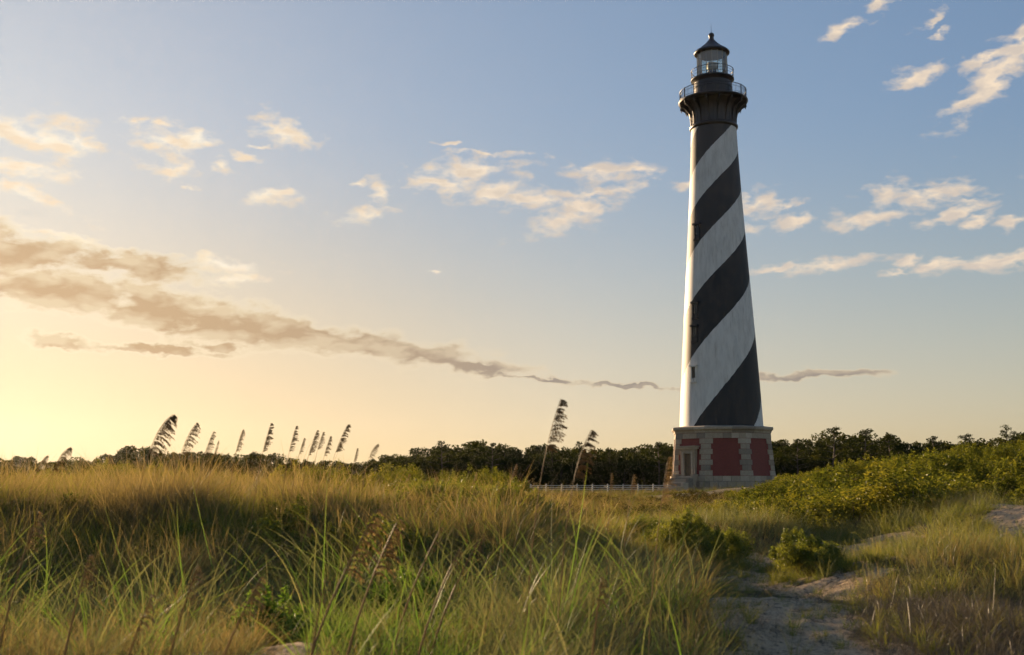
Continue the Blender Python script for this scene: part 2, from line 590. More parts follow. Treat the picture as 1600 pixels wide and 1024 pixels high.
# thin window glass
m, T, P = mat('lantern_glass')
out = T.n['Material Output']
T.n.remove(P)
tr = T.node('ShaderNodeBsdfTransparent')
tr.inputs[0].default_value = (0.86, 0.90, 0.86, 1)
gl = T.node('ShaderNodeBsdfGlossy')
gl.inputs['Roughness'].default_value = 0.06
fr = T.node('ShaderNodeFresnel')
fr.inputs[0].default_value = 1.52
ms = T.node('ShaderNodeMixShader')
T.l.new(T.math('ADD', T.math('MULTIPLY', fr.outputs[0], 0.9), 0.10), ms.inputs[0])
T.l.new(tr.outputs[0], ms.inputs[1])
T.l.new(gl.outputs[0], ms.inputs[2])
T.l.new(ms.outputs[0], out.inputs['Surface'])
M['glass'] = m

# foliage
M['oak'] = leafy('oak_leaves', [(0.020, 0.027, 0.008), (0.036, 0.046, 0.011), (0.070, 0.072, 0.016)], 0.32, gloss=0.004)
M['pine'] = leafy('pine_needles', [(0.016, 0.024, 0.009), (0.030, 0.040, 0.012), (0.055, 0.060, 0.018)], 0.28, gloss=0.004)
M['shrub'] = leafy('shrub_leaves', [(0.042, 0.062, 0.010), (0.108, 0.125, 0.017), (0.22, 0.205, 0.028)], 0.5, rnd_amt=0.4, gloss=0.008)
M['bush'] = leafy('bush_leaves', [(0.062, 0.092, 0.014), (0.13, 0.162, 0.024), (0.22, 0.225, 0.036)], 0.5, rnd_amt=0.15)
M['herb'] = leafy('herb_leaves', [(0.065, 0.135, 0.014), (0.115, 0.215, 0.022), (0.17, 0.26, 0.036)], 0.5, rnd_amt=0.15)
M['bark'] = simple('bark', (0.085, 0.065, 0.048), 0.9, var=0.4, scale=8, bump_=0.6, bscale=20)
M['twig'] = simple('twigs', (0.10, 0.075, 0.05), 0.9, var=0.3, scale=10)
STRAW = (0.30, 0.215, 0.095)
M['g_dry'] = leafy('dry_grass', [(0.085, 0.078, 0.030), (0.145, 0.120, 0.050), (0.21, 0.165, 0.075), (0.34, 0.265, 0.135)], 0.48, tip=(0.245, 0.19, 0.09), rnd_amt=0.35, gloss=0.014)
M['g_green'] = leafy('green_grass', [(0.050, 0.080, 0.012), (0.088, 0.118, 0.020), (0.145, 0.155, 0.032), (0.25, 0.215, 0.07)], 0.5, tip=(0.20, 0.185, 0.045), rnd_amt=0.35, gloss=0.014)
M['g_fresh'] = leafy('fresh_grass', [(0.060, 0.13, 0.018), (0.095, 0.18, 0.028), (0.155, 0.215, 0.05)], 0.5, tip=(0.17, 0.20, 0.055), rnd_amt=0.35, gloss=0.014)
M['g_wispy'] = leafy('grey_green_grass', [(0.065, 0.092, 0.038), (0.10, 0.125, 0.052), (0.155, 0.165, 0.075), (0.26, 0.23, 0.12)], 0.46, tip=(0.165, 0.17, 0.08), rnd_amt=0.3, gloss=0.012)
M['g_straw'] = leafy('straw_grass', [(0.075, 0.075, 0.026), (0.14, 0.112, 0.042), (0.24, 0.18, 0.078)], 0.42, tip=(0.24, 0.18, 0.075), rnd_amt=0.45)
M['g_brush'] = leafy('dead_brush', [(0.075, 0.066, 0.045), (0.135, 0.115, 0.08), (0.21, 0.175, 0.125)], 0.15)
M['oat_head'] = leafy('oat_spikelets', [(0.10, 0.062, 0.028), (0.165, 0.105, 0.048), (0.25, 0.17, 0.08)], 0.22, rnd_amt=0.3)
M['oat_pale'] = leafy('pale_spikelets', [(0.24, 0.165, 0.08), (0.34, 0.245, 0.125), (0.46, 0.35, 0.19)], 0.42, rnd_amt=0.3)
M['oat_stalk'] = leafy('oat_stalk', [(0.24, 0.14, 0.055), (0.32, 0.195, 0.08), (0.38, 0.25, 0.11)], 0.1, rnd_amt=0.6)

# ------------------------------------------------------------------ ground sheet
def graded(lo, hi, step, far_lo, far_hi, g_=1.16):
    mid = list(np.arange(lo, hi + 1e-6, step))
    a, s_ = [], step
    p = lo
    while p > far_lo:
        s_ *= g_
        p -= s_
        a.append(p)
    b_, s_ = [], step
    p = hi
    while p < far_hi:
        s_ *= g_
        p += s_
        b_.append(p)
    return np.array(a[::-1] + mid + b_)


gx = graded(-17, 19, 0.11, -1150, 1150, 1.10)
gy = graded(6, 33, 0.11, -400, 1150, 1.06)
GX, GY = np.meshgrid(gx, gy)
GZ = ground_z(GX, GY)
nx, ny = len(gx), len(gy)
vv = np.stack([GX.ravel(), GY.ravel(), GZ.ravel()], 1)
ii = np.arange(nx * ny).reshape(ny, nx)
ff = np.stack([ii[:-1, :-1], ii[:-1, 1:], ii[1:, 1:], ii[1:, :-1]], -1).reshape(-1, 4)
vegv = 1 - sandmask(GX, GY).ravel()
lawnv = (sstep(92, 104, GY) * (1 - sstep(160, 175, GY)) * (1 - sstep(60, 75, np.abs(GX - 14)))).ravel()
ground = link_mesh('ground', vv, ff, M['ground'], smooth=True, attrs={'veg': vegv, 'lawn': lawnv})
ground['kind'] = 'structure'

# ------------------------------------------------------------------ lighthouse
LX, LY = 27.55, 146.0
CAMA = atan2(-LY, -LX)                    # direction from the tower to the viewer
tower = empty('lighthouse', (LX, LY, 0))
tag(tower, 'tall lighthouse with black and white spiral bands on a red brick and granite base', 'lighthouse')

# painted spiral: two black and two white bands that climb to the right
zk = np.array([45.8, 40.87, 35.2, 28.64, 20.94, 13.12])
A_, B_, C_ = np.polyfit(zk, np.arange(6), 2)


def band_paint(name, dirt=1.0):
    m, T, P = mat(name)
    t = T.node('ShaderNodeTexCoord', object=tower)
    o = t.outputs['Object']
    sp = T.node('ShaderNodeSeparateXYZ')
    T.l.new(o, sp.inputs[0])
    z = sp.outputs[2]
    k = T.math('ADD', T.math('MULTIPLY', T.math('ADD', T.math('MULTIPLY', z, float(A_)), float(B_)), z), float(C_))
    # rotate so that angle 0 faces the viewer and the seam lies behind
    ca, sa = cos(-CAMA), sin(-CAMA)
    xr = T.math('SUBTRACT', T.math('MULTIPLY', sp.outputs[0], ca), T.math('MULTIPLY', sp.outputs[1], sa))
    yr = T.math('ADD', T.math('MULTIPLY', sp.outputs[0], sa), T.math('MULTIPLY', sp.outputs[1], ca))
    th = T.math('DIVIDE', T.math('ARCTAN2', yr, xr), pi / 2)
    wav = T.math('MULTIPLY', T.math('SUBTRACT', T.noise(o, 1.3, 3, 0.6), 0.5), 0.05)
    ph = T.math('ADD', T.math('ADD', T.math('ADD', k, th), wav), 20.0)
    odd = T.math('GREATER_THAN', T.math('MODULO', ph, 2.0), 1.0)
    n = T.noise(T.mapping(o, scale=(1, 1, 0.25)), 1.6, 6, 0.65)
    nf = T.noise(o, 9, 5, 0.65)
    wh = T.mix(T.ramp01(n, 0.35, 0.75), (0.70, 0.67, 0.615), (0.54, 0.515, 0.47))
    wh = T.mix(T.math('MULTIPLY', T.ramp01(nf, 0.60, 0.72), 0.35), wh, (0.42, 0.38, 0.33))
    streak = T.ramp01(T.noise(T.mapping(o, scale=(2.2, 2.2, 0.10)), 2.0, 5, 0.6), 0.54, 0.74)
    wh = T.mix(T.math('MULTIPLY', streak, 0.5), wh, (0.33, 0.27, 0.21))
    bk = T.mix(n, (0.020, 0.0195, 0.0195), (0.036, 0.034, 0.033))
    # haze painted into the black: paler and browner higher on the tower
    bk = T.mix(T.ramp01(z, 24, 48, tmax=0.85), bk, (0.072, 0.060, 0.055))
    bk = T.mix(T.math('MULTIPLY', T.ramp01(nf, 0.60, 0.75), 0.4), bk, (0.09, 0.075, 0.065))
    T.put(P.inputs['Base Color'], T.mix(odd, wh, bk))
    P.inputs['Roughness'].default_value = 0.62
    P.inputs['Specular IOR Level'].default_value = 0.35
    b = T.node('ShaderNodeBump')
    b.inputs['Strength'].default_value = 0.25
    b.inputs['Distance'].default_value = 0.03
    brk = T.node('ShaderNodeTexNoise')
    T.l.new(T.mapping(o, scale=(1, 1, 3)), brk.inputs['Vector'])
    brk.inputs['Scale'].default_value = 3
    brk.inputs['Detail'].default_value = 6
    T.l.new(brk.outputs[0], b.inputs['Height'])
    T.l.new(b.outputs[0], P.inputs['Normal'])
    return m


M['bands'] = band_paint('spiral_paint')

# --- octagonal base.  Faces are numbered by their normal direction
T8 = tan(pi / 8)
CORNER0 = CAMA + radians(-18)


def face_normal(k):
    return CORNER0 - pi / 8 + k * pi / 4        # k = 0: the face left of the corner nearest the viewer (the door face)


def face_piece(mb, k, t0, t1, prof, cap0=True, cap1=True):
    """a prism along face k from t0 to t1 (fractions of the half length, +-1 = mitred corner); prof: (apothem, z) closed outline"""
    a = face_normal(k)
    n = Vector((cos(a), sin(a), 0))
    s = Vector((-sin(a), cos(a), 0))
    m_ = len(prof)
    vs = []
    for t in (t0, t1):
        vs += [n * o + s * (t * o * T8) + Vector((0, 0, z)) for o, z in prof]
    fs = [(i, (i + 1) % m_, m_ + (i + 1) % m_, m_ + i) for i in range(m_)]
    if cap0:
        fs.append(tuple(range(m_ - 1, -1, -1)))
    if cap1:
        fs.append(tuple(range(m_, 2 * m_)))
    mb.add(vs, fs)


AP = cos(pi / 8)


def wall_ap(z):                      # apothem of the battered brick wall
    return (6.93 + (6.42 - 6.93) * (z - 1.9) / (7.3 - 1.9)) * AP


def stone_mat(i=None):
    return M[rnd.choice(['stone', 'stone', 'stone2', 'stone3'])]


# brick core: battered octagon with its own brick-sized UVs
vs, fs, uvs = [], [], []
for k in range(8):
    a = face_normal(k)
    n = Vector((cos(a), sin(a), 0))
    s = Vector((-sin(a), cos(a), 0))
    q = []
    for z, t in ((1.7, -1), (1.7, 1), (7.7, 1), (7.7, -1)):
        o = wall_ap(z)
        vs.append(n * o + s * (t * o * T8) + Vector((0, 0, z)))
        uvs.append((t * o * T8 + 20 * k, z))
    fs.append(tuple(range(4 * k, 4 * k + 4)))
base = link_mesh('octagonal_base', vs, fs, M['brick'], tower)
uvl = base.data.uv_layers.new(name='UVMap')
for li, lp in enumerate(base.data.loops):
    uvl.data[li].uv = uvs[lp.vertex_index]

JT = 0.02    # half a mortar joint


def stones_row(name, k, z0, z1, prof_fn, cuts, parent):
    hl = prof_fn(z0) * T8
    for i in range(len(cuts) - 1):
        mb = MB()
        g0 = JT / hl
        t0, t1 = cuts[i] + g0, cuts[i + 1] - g0
        o0, o1 = prof_fn(z0), prof_fn(z1)
        ins = 0.5
        j = rnd.uniform(-0.008, 0.008)
        face_piece(mb, k, t0, t1, [(o0 - ins, z0 + JT), (o0 + j, z0 + JT), (o1 + j, z1 - JT), (o1 - ins, z1 - JT)])
        mb.build(name, stone_mat(), parent)


# quoins: alternate long and short stones wrapping each corner
qz = np.linspace(1.95, 6.65, 8)
for k in range(8):
    for c in range(7):
        L = 0.95 if c % 2 == 0 else 0.70
        L *= rnd.uniform(0.96, 1.04)
        z0, z1 = qz[c] + JT, qz[c + 1] - JT
        mb = MB()
        pr = 0.10 + rnd.uniform(-0.006, 0.006)
        o0, o1 = wall_ap(z0) + pr, wall_ap(z1) + pr
        tt = 1 - L / (o0 * T8)
        prof = [(o0 - 0.4, z0), (o0, z0), (o1, z1), (o1 - 0.4, z1)]
        face_piece(mb, k, tt, 1.0, prof, cap1=False)
        face_piece(mb, k + 1, -1.0, -tt, prof, cap0=False)
        mb.build('quoin_stone', stone_mat(), base)

for k in range(8):
    stones_row('frieze_stone', k, 6.65, 7.35, lambda z: wall_ap(z) + 0.13, [-1, -0.62, -0.12, 0.30, 0.68, 1] if k % 2 else [-1, -0.5, -0.08, 0.42, 1], base)
    stones_row('plinth_stone', k, 1.25, 1.95, lambda z: 6.93 * AP + 0.32, [-1, -0.6, -0.2, 0.2, 0.6, 1], base)
    stones_row('plinth_stone', k, 0.55, 1.25, lambda z: 6.93 * AP + 0.62, [-1, -0.75, -0.38, 0.0, 0.38, 0.75, 1], base)
    stones_row('plinth_stone', k, -0.5, 0.55, lambda z: 6.93 * AP + 0.90, [-1, -0.5, 0.0, 0.5, 1], base)
    c0 = wall_ap(7.35)
    for t0, t1 in ((-1, -0.34), (-0.34, 0.33), (0.33, 1)):
        mb = MB()
        e = 0.004
        face_piece(mb, k, t0 + e, t1 - e, [(c0 - 1.6, 7.37), (c0 + 0.20, 7.37), (c0 + 0.24, 7.62), (c0 + 0.40, 7.78), (c0 + 0.46, 7.80), (c0 + 0.46, 8.08), (c0 + 0.36, 8.16), (c0 - 1.6, 8.42)])
        mb.build('cornice_stone', stone_mat(), base)
mb = MB()
mb.lathe([(7.3, -0.4), (7.2, 0.5), (7.0, 0.55), (6.95, 1.2), (6.9, 1.9), (6.6, 1.95)], 8, False, CORNER0)
mb.build('mortar_bed', M['mortar'], base)

# door with granite surround and steps, on the face turned to the left
dk = 0
a = face_normal(dk)
dn_ = Vector((cos(a), sin(a), 0))
ds_ = Vector((-sin(a), cos(a), 0))
DM = Matrix(((ds_.x, dn_.x, 0, 0), (ds_.y, dn_.y, 0, 0), (0, 0, 1, 0), (0, 0, 0, 1)))   # local: x along face, y outward
ow = wall_ap(1.95)


def dbox(mb, x0, x1, y0, y1, z0, z1):
    return mb.box(x0, x1, ow + y0, ow + y1, z0, z1, DM)


door = dbox(MB(), -0.62, 0.62, -0.5, 0.03, 1.95, 4.75).build('door', M['door'], tower)
for x in (-0.30, 0.30):
    dbox(MB(), x - 0.22, x + 0.22, 0.0, 0.055, 2.15, 3.2).build('door_panel', M['door'], door)
    dbox(MB(), x - 0.22, x + 0.22, 0.0, 0.055, 3.35, 4.6).build('door_panel', M['door'], door)
mb = MB()
mb.tube([DM @ Vector((0.48, ow + 0.05, 3.0)), DM @ Vector((0.48, ow + 0.13, 3.0)), DM @ Vector((0.48, ow + 0.13, 3.15))], 0.025)
mb.build('door_handle', M['brass'], door)
sur = dbox(MB(), -0.90, -0.62, -0.5, 0.36, 1.95, 4.98).build('door_surround', M['stone3'], tower)
dbox(MB(), 0.62, 0.90, -0.5, 0.36, 1.95, 4.98).build('jamb_stone', M['stone3'], sur)
dbox(MB(), -0.62, 0.62, -0.5, 0.34, 4.75, 4.98).build('lintel_stone', M['stone'], sur)
dbox(MB(), -1.22, -0.91, -0.5, 0.26, 1.95, 5.3).build('pilaster_stone', M['stone'], sur)
dbox(MB(), 0.91, 1.22, -0.5, 0.26, 1.95, 5.3).build('pilaster_stone', M['stone'], sur)
dbox(MB(), -0.90, 0.90, -0.5, 0.29, 4.99, 5.3).build('lintel_stone', M['stone'], sur)
dbox(MB(), -1.45, 1.45, -0.5, 0.50, 5.31, 5.52).build('hood_stone', M['stone3'], sur)
dbox(MB(), -1.55, 1.55, -0.5, 0.62, 5.53, 5.72).build('hood_stone', M['stone'], sur)
stairs = empty('steps', (0, 0, 0))
stairs.parent = tower
po = 0.2
for i in range(11):
    z1 = 1.90 - i * 0.175
    dbox(MB(), -1.25, 1.25, po - 0.2, po + 0.75 + 0.30 * i, z1 - 0.18 - 0.3, z1 - 0.003 * i).build('step', stone_mat(), stairs)
for sx in (-1, 1):
    for i, (y1, zt) in enumerate(((1.0, 2.15), (1.9, 1.62), (2.8, 1.08), (3.9, 0.55))):
        x0, x1 = (sx * 1.27, sx * 1.72) if sx > 0 else (sx * 1.72, sx * 1.27)
        y0 = (0.0, 1.01, 1.91, 2.81)[i]
        dbox(MB(), x0, x1, po + y0, po + y1, -0.4, zt).build('cheek_stone', stone_mat(), stairs)

# --- shaft
zr = np.array([8.2, 8.61, 29.5, 40.1, 48.6, 49.2])
rr = np.array([5.43, 5.41, 4.12, 3.46, 3.05, 3.04])


def shaft_r(z):
    return float(np.interp(z, zr, rr))


mb = MB()
# a slow curve rather than straight facets
pz = np.linspace(8.2, 49.2, 42)
pr = np.polyval(np.polyfit(zr, rr, 3), pz)
mb.lathe([(float(r), float(z)) for r, z in zip(pr, pz)], 128)
shaft = mb.build('shaft', M['bands'], tower, smooth=True)
prf = np.polyfit(zr, rr, 3)
WA = CAMA + radians(-41)
for z in (34.0, 20.3, 15.0, 23.4, 42.2, 28.6):
    wa = WA if z not in (28.6, 42.2) else WA + pi
    n = Vector((cos(wa), sin(wa), 0))
    s = Vector((-sin(wa), cos(wa), 0))
    WM = Matrix(((s.x, n.x, 0, 0), (s.y, n.y, 0, 0), (0, 0, 1, 0), (0, 0, 0, 1)))
    R0 = float(np.polyval(prf, z + 1.0))
    wbox = lambda x0, x1, y0, y1, z0, z1: MB().box(x0, x1, R0 + y0, R0 + y1, z + z0, z + z1, WM)
    win = wbox(-0.44, -0.30, -0.4, 0.16, -0.95, 0.95).build('window', M['bands'], shaft)
    for nm, bx, mt in (('window_jamb', (0.30, 0.44, -0.4, 0.16, -0.95, 0.95), 'bands'), ('window_hood', (-0.60, 0.60, -0.4, 0.34, 0.96, 1.22), 'bands'), ('window_sill', (-0.54, 0.54, -0.4, 0.27, -1.12, -0.96), 'bands'),
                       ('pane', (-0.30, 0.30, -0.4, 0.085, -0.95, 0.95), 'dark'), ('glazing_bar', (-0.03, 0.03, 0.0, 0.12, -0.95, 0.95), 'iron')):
        wbox(*bx).build(nm, M[mt], shaft)

# --- iron top
mb = MB().lathe([(3.04, 48.70), (3.20, 48.78), (3.27, 48.95), (3.27, 49.12), (3.16, 49.28), (3.04, 49.34)], 96)
mb.build('belt_ring', M['iron2'], tower, smooth=True)
mb = MB().lathe([(3.03, 49.0), (3.02, 49.9), (3.06, 50.7), (3.20, 51.5), (3.46, 52.05), (3.80, 52.4)], 96)
cor = mb.build('gallery_support', M['iron2'], tower, smooth=True)
for i in range(16):
    a = CAMA + (i + 0.5) * pi / 8
    n = Vector((cos(a), sin(a), 0))
    s = Vector((-sin(a), cos(a), 0))
    mb = MB()
    inner = [(3.03, 49.3), (3.05, 50.4), (3.14, 51.3), (3.5, 52.1), (4.1, 52.38), (4.58, 52.40)]
    outer = [(3.16, 49.3), (3.20, 50.3), (3.36, 51.0), (3.85, 51.62), (4.35, 51.95), (4.58, 52.02)]
    pts = inner + outer[::-1]
    m_ = len(pts)
    vs = [n * r + s * q + Vector((0, 0, z)) for q in (-0.07, 0.07) for r, z in pts]
    ni = len(inner)
    fs = []
    for j in range(ni - 1):
        q = (j, j + 1, m_ - 2 - j, m_ - 1 - j)
        fs.append(q[::-1])
        fs.append(tuple(m_ + x for x in q))
    fs += [(j, (j + 1) % m_, m_ + (j + 1) % m_, m_ + j) for j in range(m_)]
    mb.add(vs, fs)
    mb.tube([n * 4.42 + Vector((0, 0, 52.05)), n * 4.42 + Vector((0, 0, 51.72))], [0.10, 0.045], 8)
    mb.build('bracket', M['iron'], cor)
    b2 = a + pi / 16
    n = Vector((cos(b2), sin(b2), 0))
    MB().tube([n * 3.045 + Vector((0, 0, 49.3)), n * 3.04 + Vector((0, 0, 49.95)), n * 3.085 + Vector((0, 0, 50.7)), n * 3.22 + Vector((0, 0, 51.5))], 0.035, 5).build('seam_rib', M['iron'], cor)
gal = MB().lathe([(2.5, 52.74), (2.5, 52.42), (4.50, 52.42), (4.64, 52.48), (4.70, 52.60), (4.70, 52.72), (4.62, 52.78), (2.5, 52.78)], 96).build('gallery_deck', M['iron'], tower)


def railing(nm, R, z0, z1, nposts, nbal, rings, mtl):
    rl = MB().ring(R, z1, 0.045, 96).build(nm, mtl, tower, smooth=True)
    for zz in rings:
        MB().ring(R, zz, 0.024, 96, 5).build('lower_rail', mtl, rl, smooth=True)
    for i in range(nposts):
        a = CAMA + 2 * pi * (i + 0.5) / nposts
        MB().tube([(R * cos(a), R * sin(a), z0), (R * cos(a), R * sin(a), z1 + 0.10)], 0.045, 6).build('post', mtl, rl)
    if nbal:
        mb = MB()
        for i in range(nbal):
            a = CAMA + 2 * pi * i / nbal
            mb.tube([(R * cos(a), R * sin(a), z0), (R * cos(a), R * sin(a), z1)], 0.023, 4, False)
        o = mb.build('balusters', mtl, rl)
        o['kind'] = 'stuff'
    return rl


railing('gallery_railing', 4.50, 52.78, 54.10, 16, 112, (53.0, 53.7), M['iron'])
wr = MB().lathe([(2.60, 52.78), (2.66, 52.80), (2.66, 53.0), (2.56, 53.05), (2.56, 54.45), (2.63, 54.5), (2.63, 54.6), (2.54, 54.65), (2.50, 55.35), (2.62, 55.5), (2.80, 55.66)], 64).build('watch_room', M['iron2'], tower, smooth=False)
for i in range(8):
    a = CAMA + radians(10) + i * pi / 4
    n = Vector((cos(a), sin(a), 0))
    MB().tube([n * 2.565 + Vector((0, 0, 53.05)), n * 2.565 + Vector((0, 0, 54.45))], 0.04, 5).build('seam_rib', M['iron'], wr)
MB().lathe([(1.9, 55.66), (2.82, 55.66), (2.93, 55.74), (2.93, 55.90), (2.86, 55.95), (1.9, 55.95)], 64).build('lantern_deck', M['iron'], tower)
railing('lantern_railing', 2.86, 55.95, 57.12, 12, 0, (56.35, 56.75), M['iron'])

lan = MB().lathe([(2.02, 55.95), (2.10, 55.97), (2.10, 56.25), (2.0, 56.28)], 16, False, CAMA).build('lantern_curb', M['iron'], tower)
RL = 2.03
for i in range(16):
    a0 = CAMA + i * pi / 8
    a1 = CAMA + (i + 1) * pi / 8
    p0 = Vector((RL * cos(a0), RL * sin(a0), 0))
    p1 = Vector((RL * cos(a1), RL * sin(a1), 0))
    MB().tube([p0 + Vector((0, 0, 56.25)), p0 + Vector((0, 0, 59.6))], 0.042, 6).build('mullion', M['cream'] if i % 1 == 0 else M['iron'], lan)
    for z0, z1 in ((56.27, 57.90), (57.94, 59.58)):
        w0, w1 = p0.lerp(p1, 0.03) * 0.995, p0.lerp(p1, 0.97) * 0.995
        link_mesh('pane', [w0 + Vector((0, 0, z0)), w1 + Vector((0, 0, z0)), w1 + Vector((0, 0, z1)), w0 + Vector((0, 0, z1))], [(0, 1, 2, 3)], M['glass'], lan)
MB().ring(RL, 57.92, 0.022, 16, 5).build('transom', M['cream'], lan)
roof = MB().lathe([(1.95, 59.50), (2.30, 59.50), (2.42, 59.58), (2.44, 59.74), (2.36, 59.86), (2.30, 59.90), (1.75, 60.28), (1.2, 60.72), (0.72, 61.18), (0.46, 61.5), (0.36, 61.72), (0.30, 61.86)], 48).build('lantern_roof', M['iron'], tower, smooth=True)
MB().lathe([(1.96, 59.46), (1.2, 59.75), (0.1, 59.9)], 32).build('ceiling', M['cream'], roof)
for i in range(16):
    a = CAMA + (i + 0.5) * pi / 8
    n = Vector((cos(a), sin(a), 0))
    MB().tube([n * r + Vector((0, 0, z + 0.012)) for r, z in ((2.30, 59.90), (1.75, 60.28), (1.2, 60.72), (0.72, 61.18), (0.46, 61.5))], 0.022, 4).build('roof_rib', M['iron'], roof)
MB().lathe([(0.30, 61.80), (0.34, 61.92), (0.30, 61.98)] + [(0.40 * sin(t) + 0.001, 62.28 - 0.40 * cos(t)) for t in np.linspace(0.7, pi, 10)], 24).build('ball_finial', M['iron'], tower, smooth=True)
MB().tube([(0, 0, 62.6), (0, 0, 63.3), (0, 0, 64.1)], [0.035, 0.022, 0.010], 6).build('lightning_rod', M['iron'], tower)
# rotating beacon inside the lantern
bea = MB().lathe([(0.9, 55.96), (0.95, 56.0), (0.95, 56.1), (0.35, 56.15), (0.30, 56.9), (0.62, 57.0), (0.62, 57.12), (0.2, 57.14)], 24).build('beacon', M['iron2'], tower)
for sx in (-1, 1):
    mb = MB()
    mb.lathe([(0.55, -0.5), (0.62, -0.42), (0.62, 0.35), (0.50, 0.5), (0.2, 0.58), (0.01, 0.6)], 24)
    R_ = Matrix.Rotation(CAMA + 0.5, 4, 'Z') @ Matrix.Rotation(pi / 2 * sx, 4, 'X')
    vs = [R_ @ Vector(v) + Vector((0, 0, 57.85)) + (R_ @ Vector((0, 0, 0.12))) for v in mb.v]
    link_mesh('beacon_drum', vs, mb.f, M['cream'], bea, smooth=True)

# ------------------------------------------------------------------ white rail fence on the lawn
fx0, fx1, fy0, fy1 = 2.3, 21.6, 137.5, 141.0
fence = empty('rail_fence', (fx0, fy0, 0))
tag(fence, 'low white three-rail fence across the lawn beside the lighthouse steps', 'fence')
NF = 11
fence.scale = (1, 1, 0.82)
fl = sqrt((fx1 - fx0) ** 2 + (fy1 - fy0) ** 2)
fence.rotation_euler = (0, 0, atan2(fy1 - fy0, fx1 - fx0))
for i in range(NF):
    x = fl * i / (NF - 1)
    p_ = MB().box(x - 0.075, x + 0.075, -0.075, 0.075, -0.1, 1.06 + rnd.uniform(-0.02, 0.03)).build('post', M['white_paint'], fence)
    MB().add([(x - 0.1, -0.1, 1.08), (x + 0.1, -0.1, 1.08), (x + 0.1, 0.1, 1.08), (x - 0.1, 0.1, 1.08), (x, 0, 1.17)], [(3, 2, 1, 0), (0, 1, 4), (1, 2, 4), (2, 3, 4), (3, 0, 4)]).build('cap', M['white_paint'], p_)
    if i < NF - 1:
        x1 = fl * (i + 1) / (NF - 1)
        for z in (0.30, 0.60, 0.90):
            dz = rnd.uniform(-0.012, 0.012)
            MB().box(x + 0.05, x1 - 0.05, -0.03, 0.03, z + dz - 0.06, z + dz + 0.06).build('rail', M['white_paint'], fence)

# ------------------------------------------------------------------ foliage generators
def quads_from(cent, u, v):
    n = len(cent)
    vs = np.empty((n, 4, 3))
    vs[:, 0] = cent - u
    vs[:, 1] = cent + v * 0.9
    vs[:, 2] = cent + u
    vs[:, 3] = cent - v * 0.9
    return vs.reshape(-1, 3), np.arange(n * 4).reshape(-1, 4)


def rand_unit(n):
    v = rng.normal(size=(n, 3))
    return v / np.linalg.norm(v, axis=1, keepdims=True)


def leaf_cloud(centres, radii, per, size, aspect=0.5, flat=0.75, shell=0.45):
    """many small leaf faces spread through a set of clump volumes"""
    cs, tint = [], []
    for c, r in zip(centres, radii):
        k = max(6, int(per * r[0] * r[1] if hasattr(r, '__len__') else per * r * r))
        r3 = np.array(r if hasattr(r, '__len__') else (r, r, r * flat))
        d = rand_unit(k)
        rad = shell + (1 - shell) * rng.random(k) ** 0.6
        cs.append(np.array(c) + d * rad[:, None] * r3)
        tint.append(np.clip(0.5 + 0.28 * rng.normal() * 0.7 + 0.22 * rng.normal(size=k), 0, 1))
    cs = np.concatenate(cs)
    tint = np.concatenate(tint)
    n = len(cs)
    u = rand_unit(n)
    w = rand_unit(n)
    v = np.cross(u, w)
    v /= np.linalg.norm(v, axis=1, keepdims=True) + 1e-9
    s = size * rng.uniform(0.6, 1.35, n)[:, None]
    vs, fs = quads_from(cs, u * s, v * s * aspect)
    return vs, fs, np.repeat(tint, 4)


def np_mesh(name, vs, fs, mt, attrs):
    me = bpy.data.meshes.new(name)
    n, m_ = len(vs), len(fs)
    k = fs.shape[1]
    me.vertices.add(n)
    me.vertices.foreach_set('co', vs.astype(np.float32).ravel())
    me.loops.add(m_ * k)
    me.loops.foreach_set('vertex_index', fs.astype(np.int32).ravel())
    me.polygons.add(m_)
    me.polygons.foreach_set('loop_start', np.arange(0, m_ * k, k, dtype=np.int32))
    me.materials.append(mt)
    for a_, val in attrs.items():
        at_ = me.attributes.new(a_, 'FLOAT', 'POINT')
        at_.data.foreach_set('value', val.astype(np.float32))
    me.update(calc_edges=True)
    return me


def limb_mesh(paths, mt, name):
    mb = MB()
    for pts, r0, r1 in paths:
        mb.tube(pts, list(np.linspace(r0, r1, len(pts))), 6)
    me = bpy.data.meshes.new(name)
    me.from_pydata(mb.v, [], mb.f)
    me.materials.append(mt)
    return me


def oak_variant(seed):
    """broad maritime tree, 1 m high in unit space scaled by height: crown to the ground skirt"""
    r = random.Random(seed)
    H = 7.0
    cen, rad, limbs = [], [], []
    limbs.append(([(0, 0, -0.3), (0.1, 0, 1.2), (0.15 + r.uniform(-.2, .2), 0.1, 2.6), (r.uniform(-.4, .4), r.uniform(-.3, .3), 4.6)], 0.24, 0.07))
    k = 54
    for i in range(k):
        h = 0.5 + (H - 1.2) * (r.random() ** 0.8)
        w = 3.3 * (1 - ((h - 2.6) / 4.9) ** 2) ** 0.5 if abs(h - 2.6) < 4.9 else 0.4
        a = r.uniform(0, 2 * pi)
        q = w * (0.5 + 0.5 * r.random() ** 0.5)
        c = (q * cos(a), q * sin(a), h)
        cen.append(c)
        rad.append(r.uniform(0.6, 1.15))
        if i % 4 == 0:
            limbs.append(([(0.1, 0.05, max(0.8, h * 0.45)), (c[0] * 0.5, c[1] * 0.5, h * 0.8), c], 0.09, 0.02))
    for i in range(7):
        cen.append((r.uniform(-1.6, 1.6), r.uniform(-1.4, 1.4), H - 0.45 + r.uniform(-0.6, 0.15)))
        rad.append(r.uniform(0.3, 0.6))
    vs, fs, t = leaf_cloud(cen, rad, 85, 0.19, 0.62, 0.72)
    return np_mesh('crown', vs, fs, M['oak'], {'tint': t}), limb_mesh(limbs, M['bark'], 'trunk')


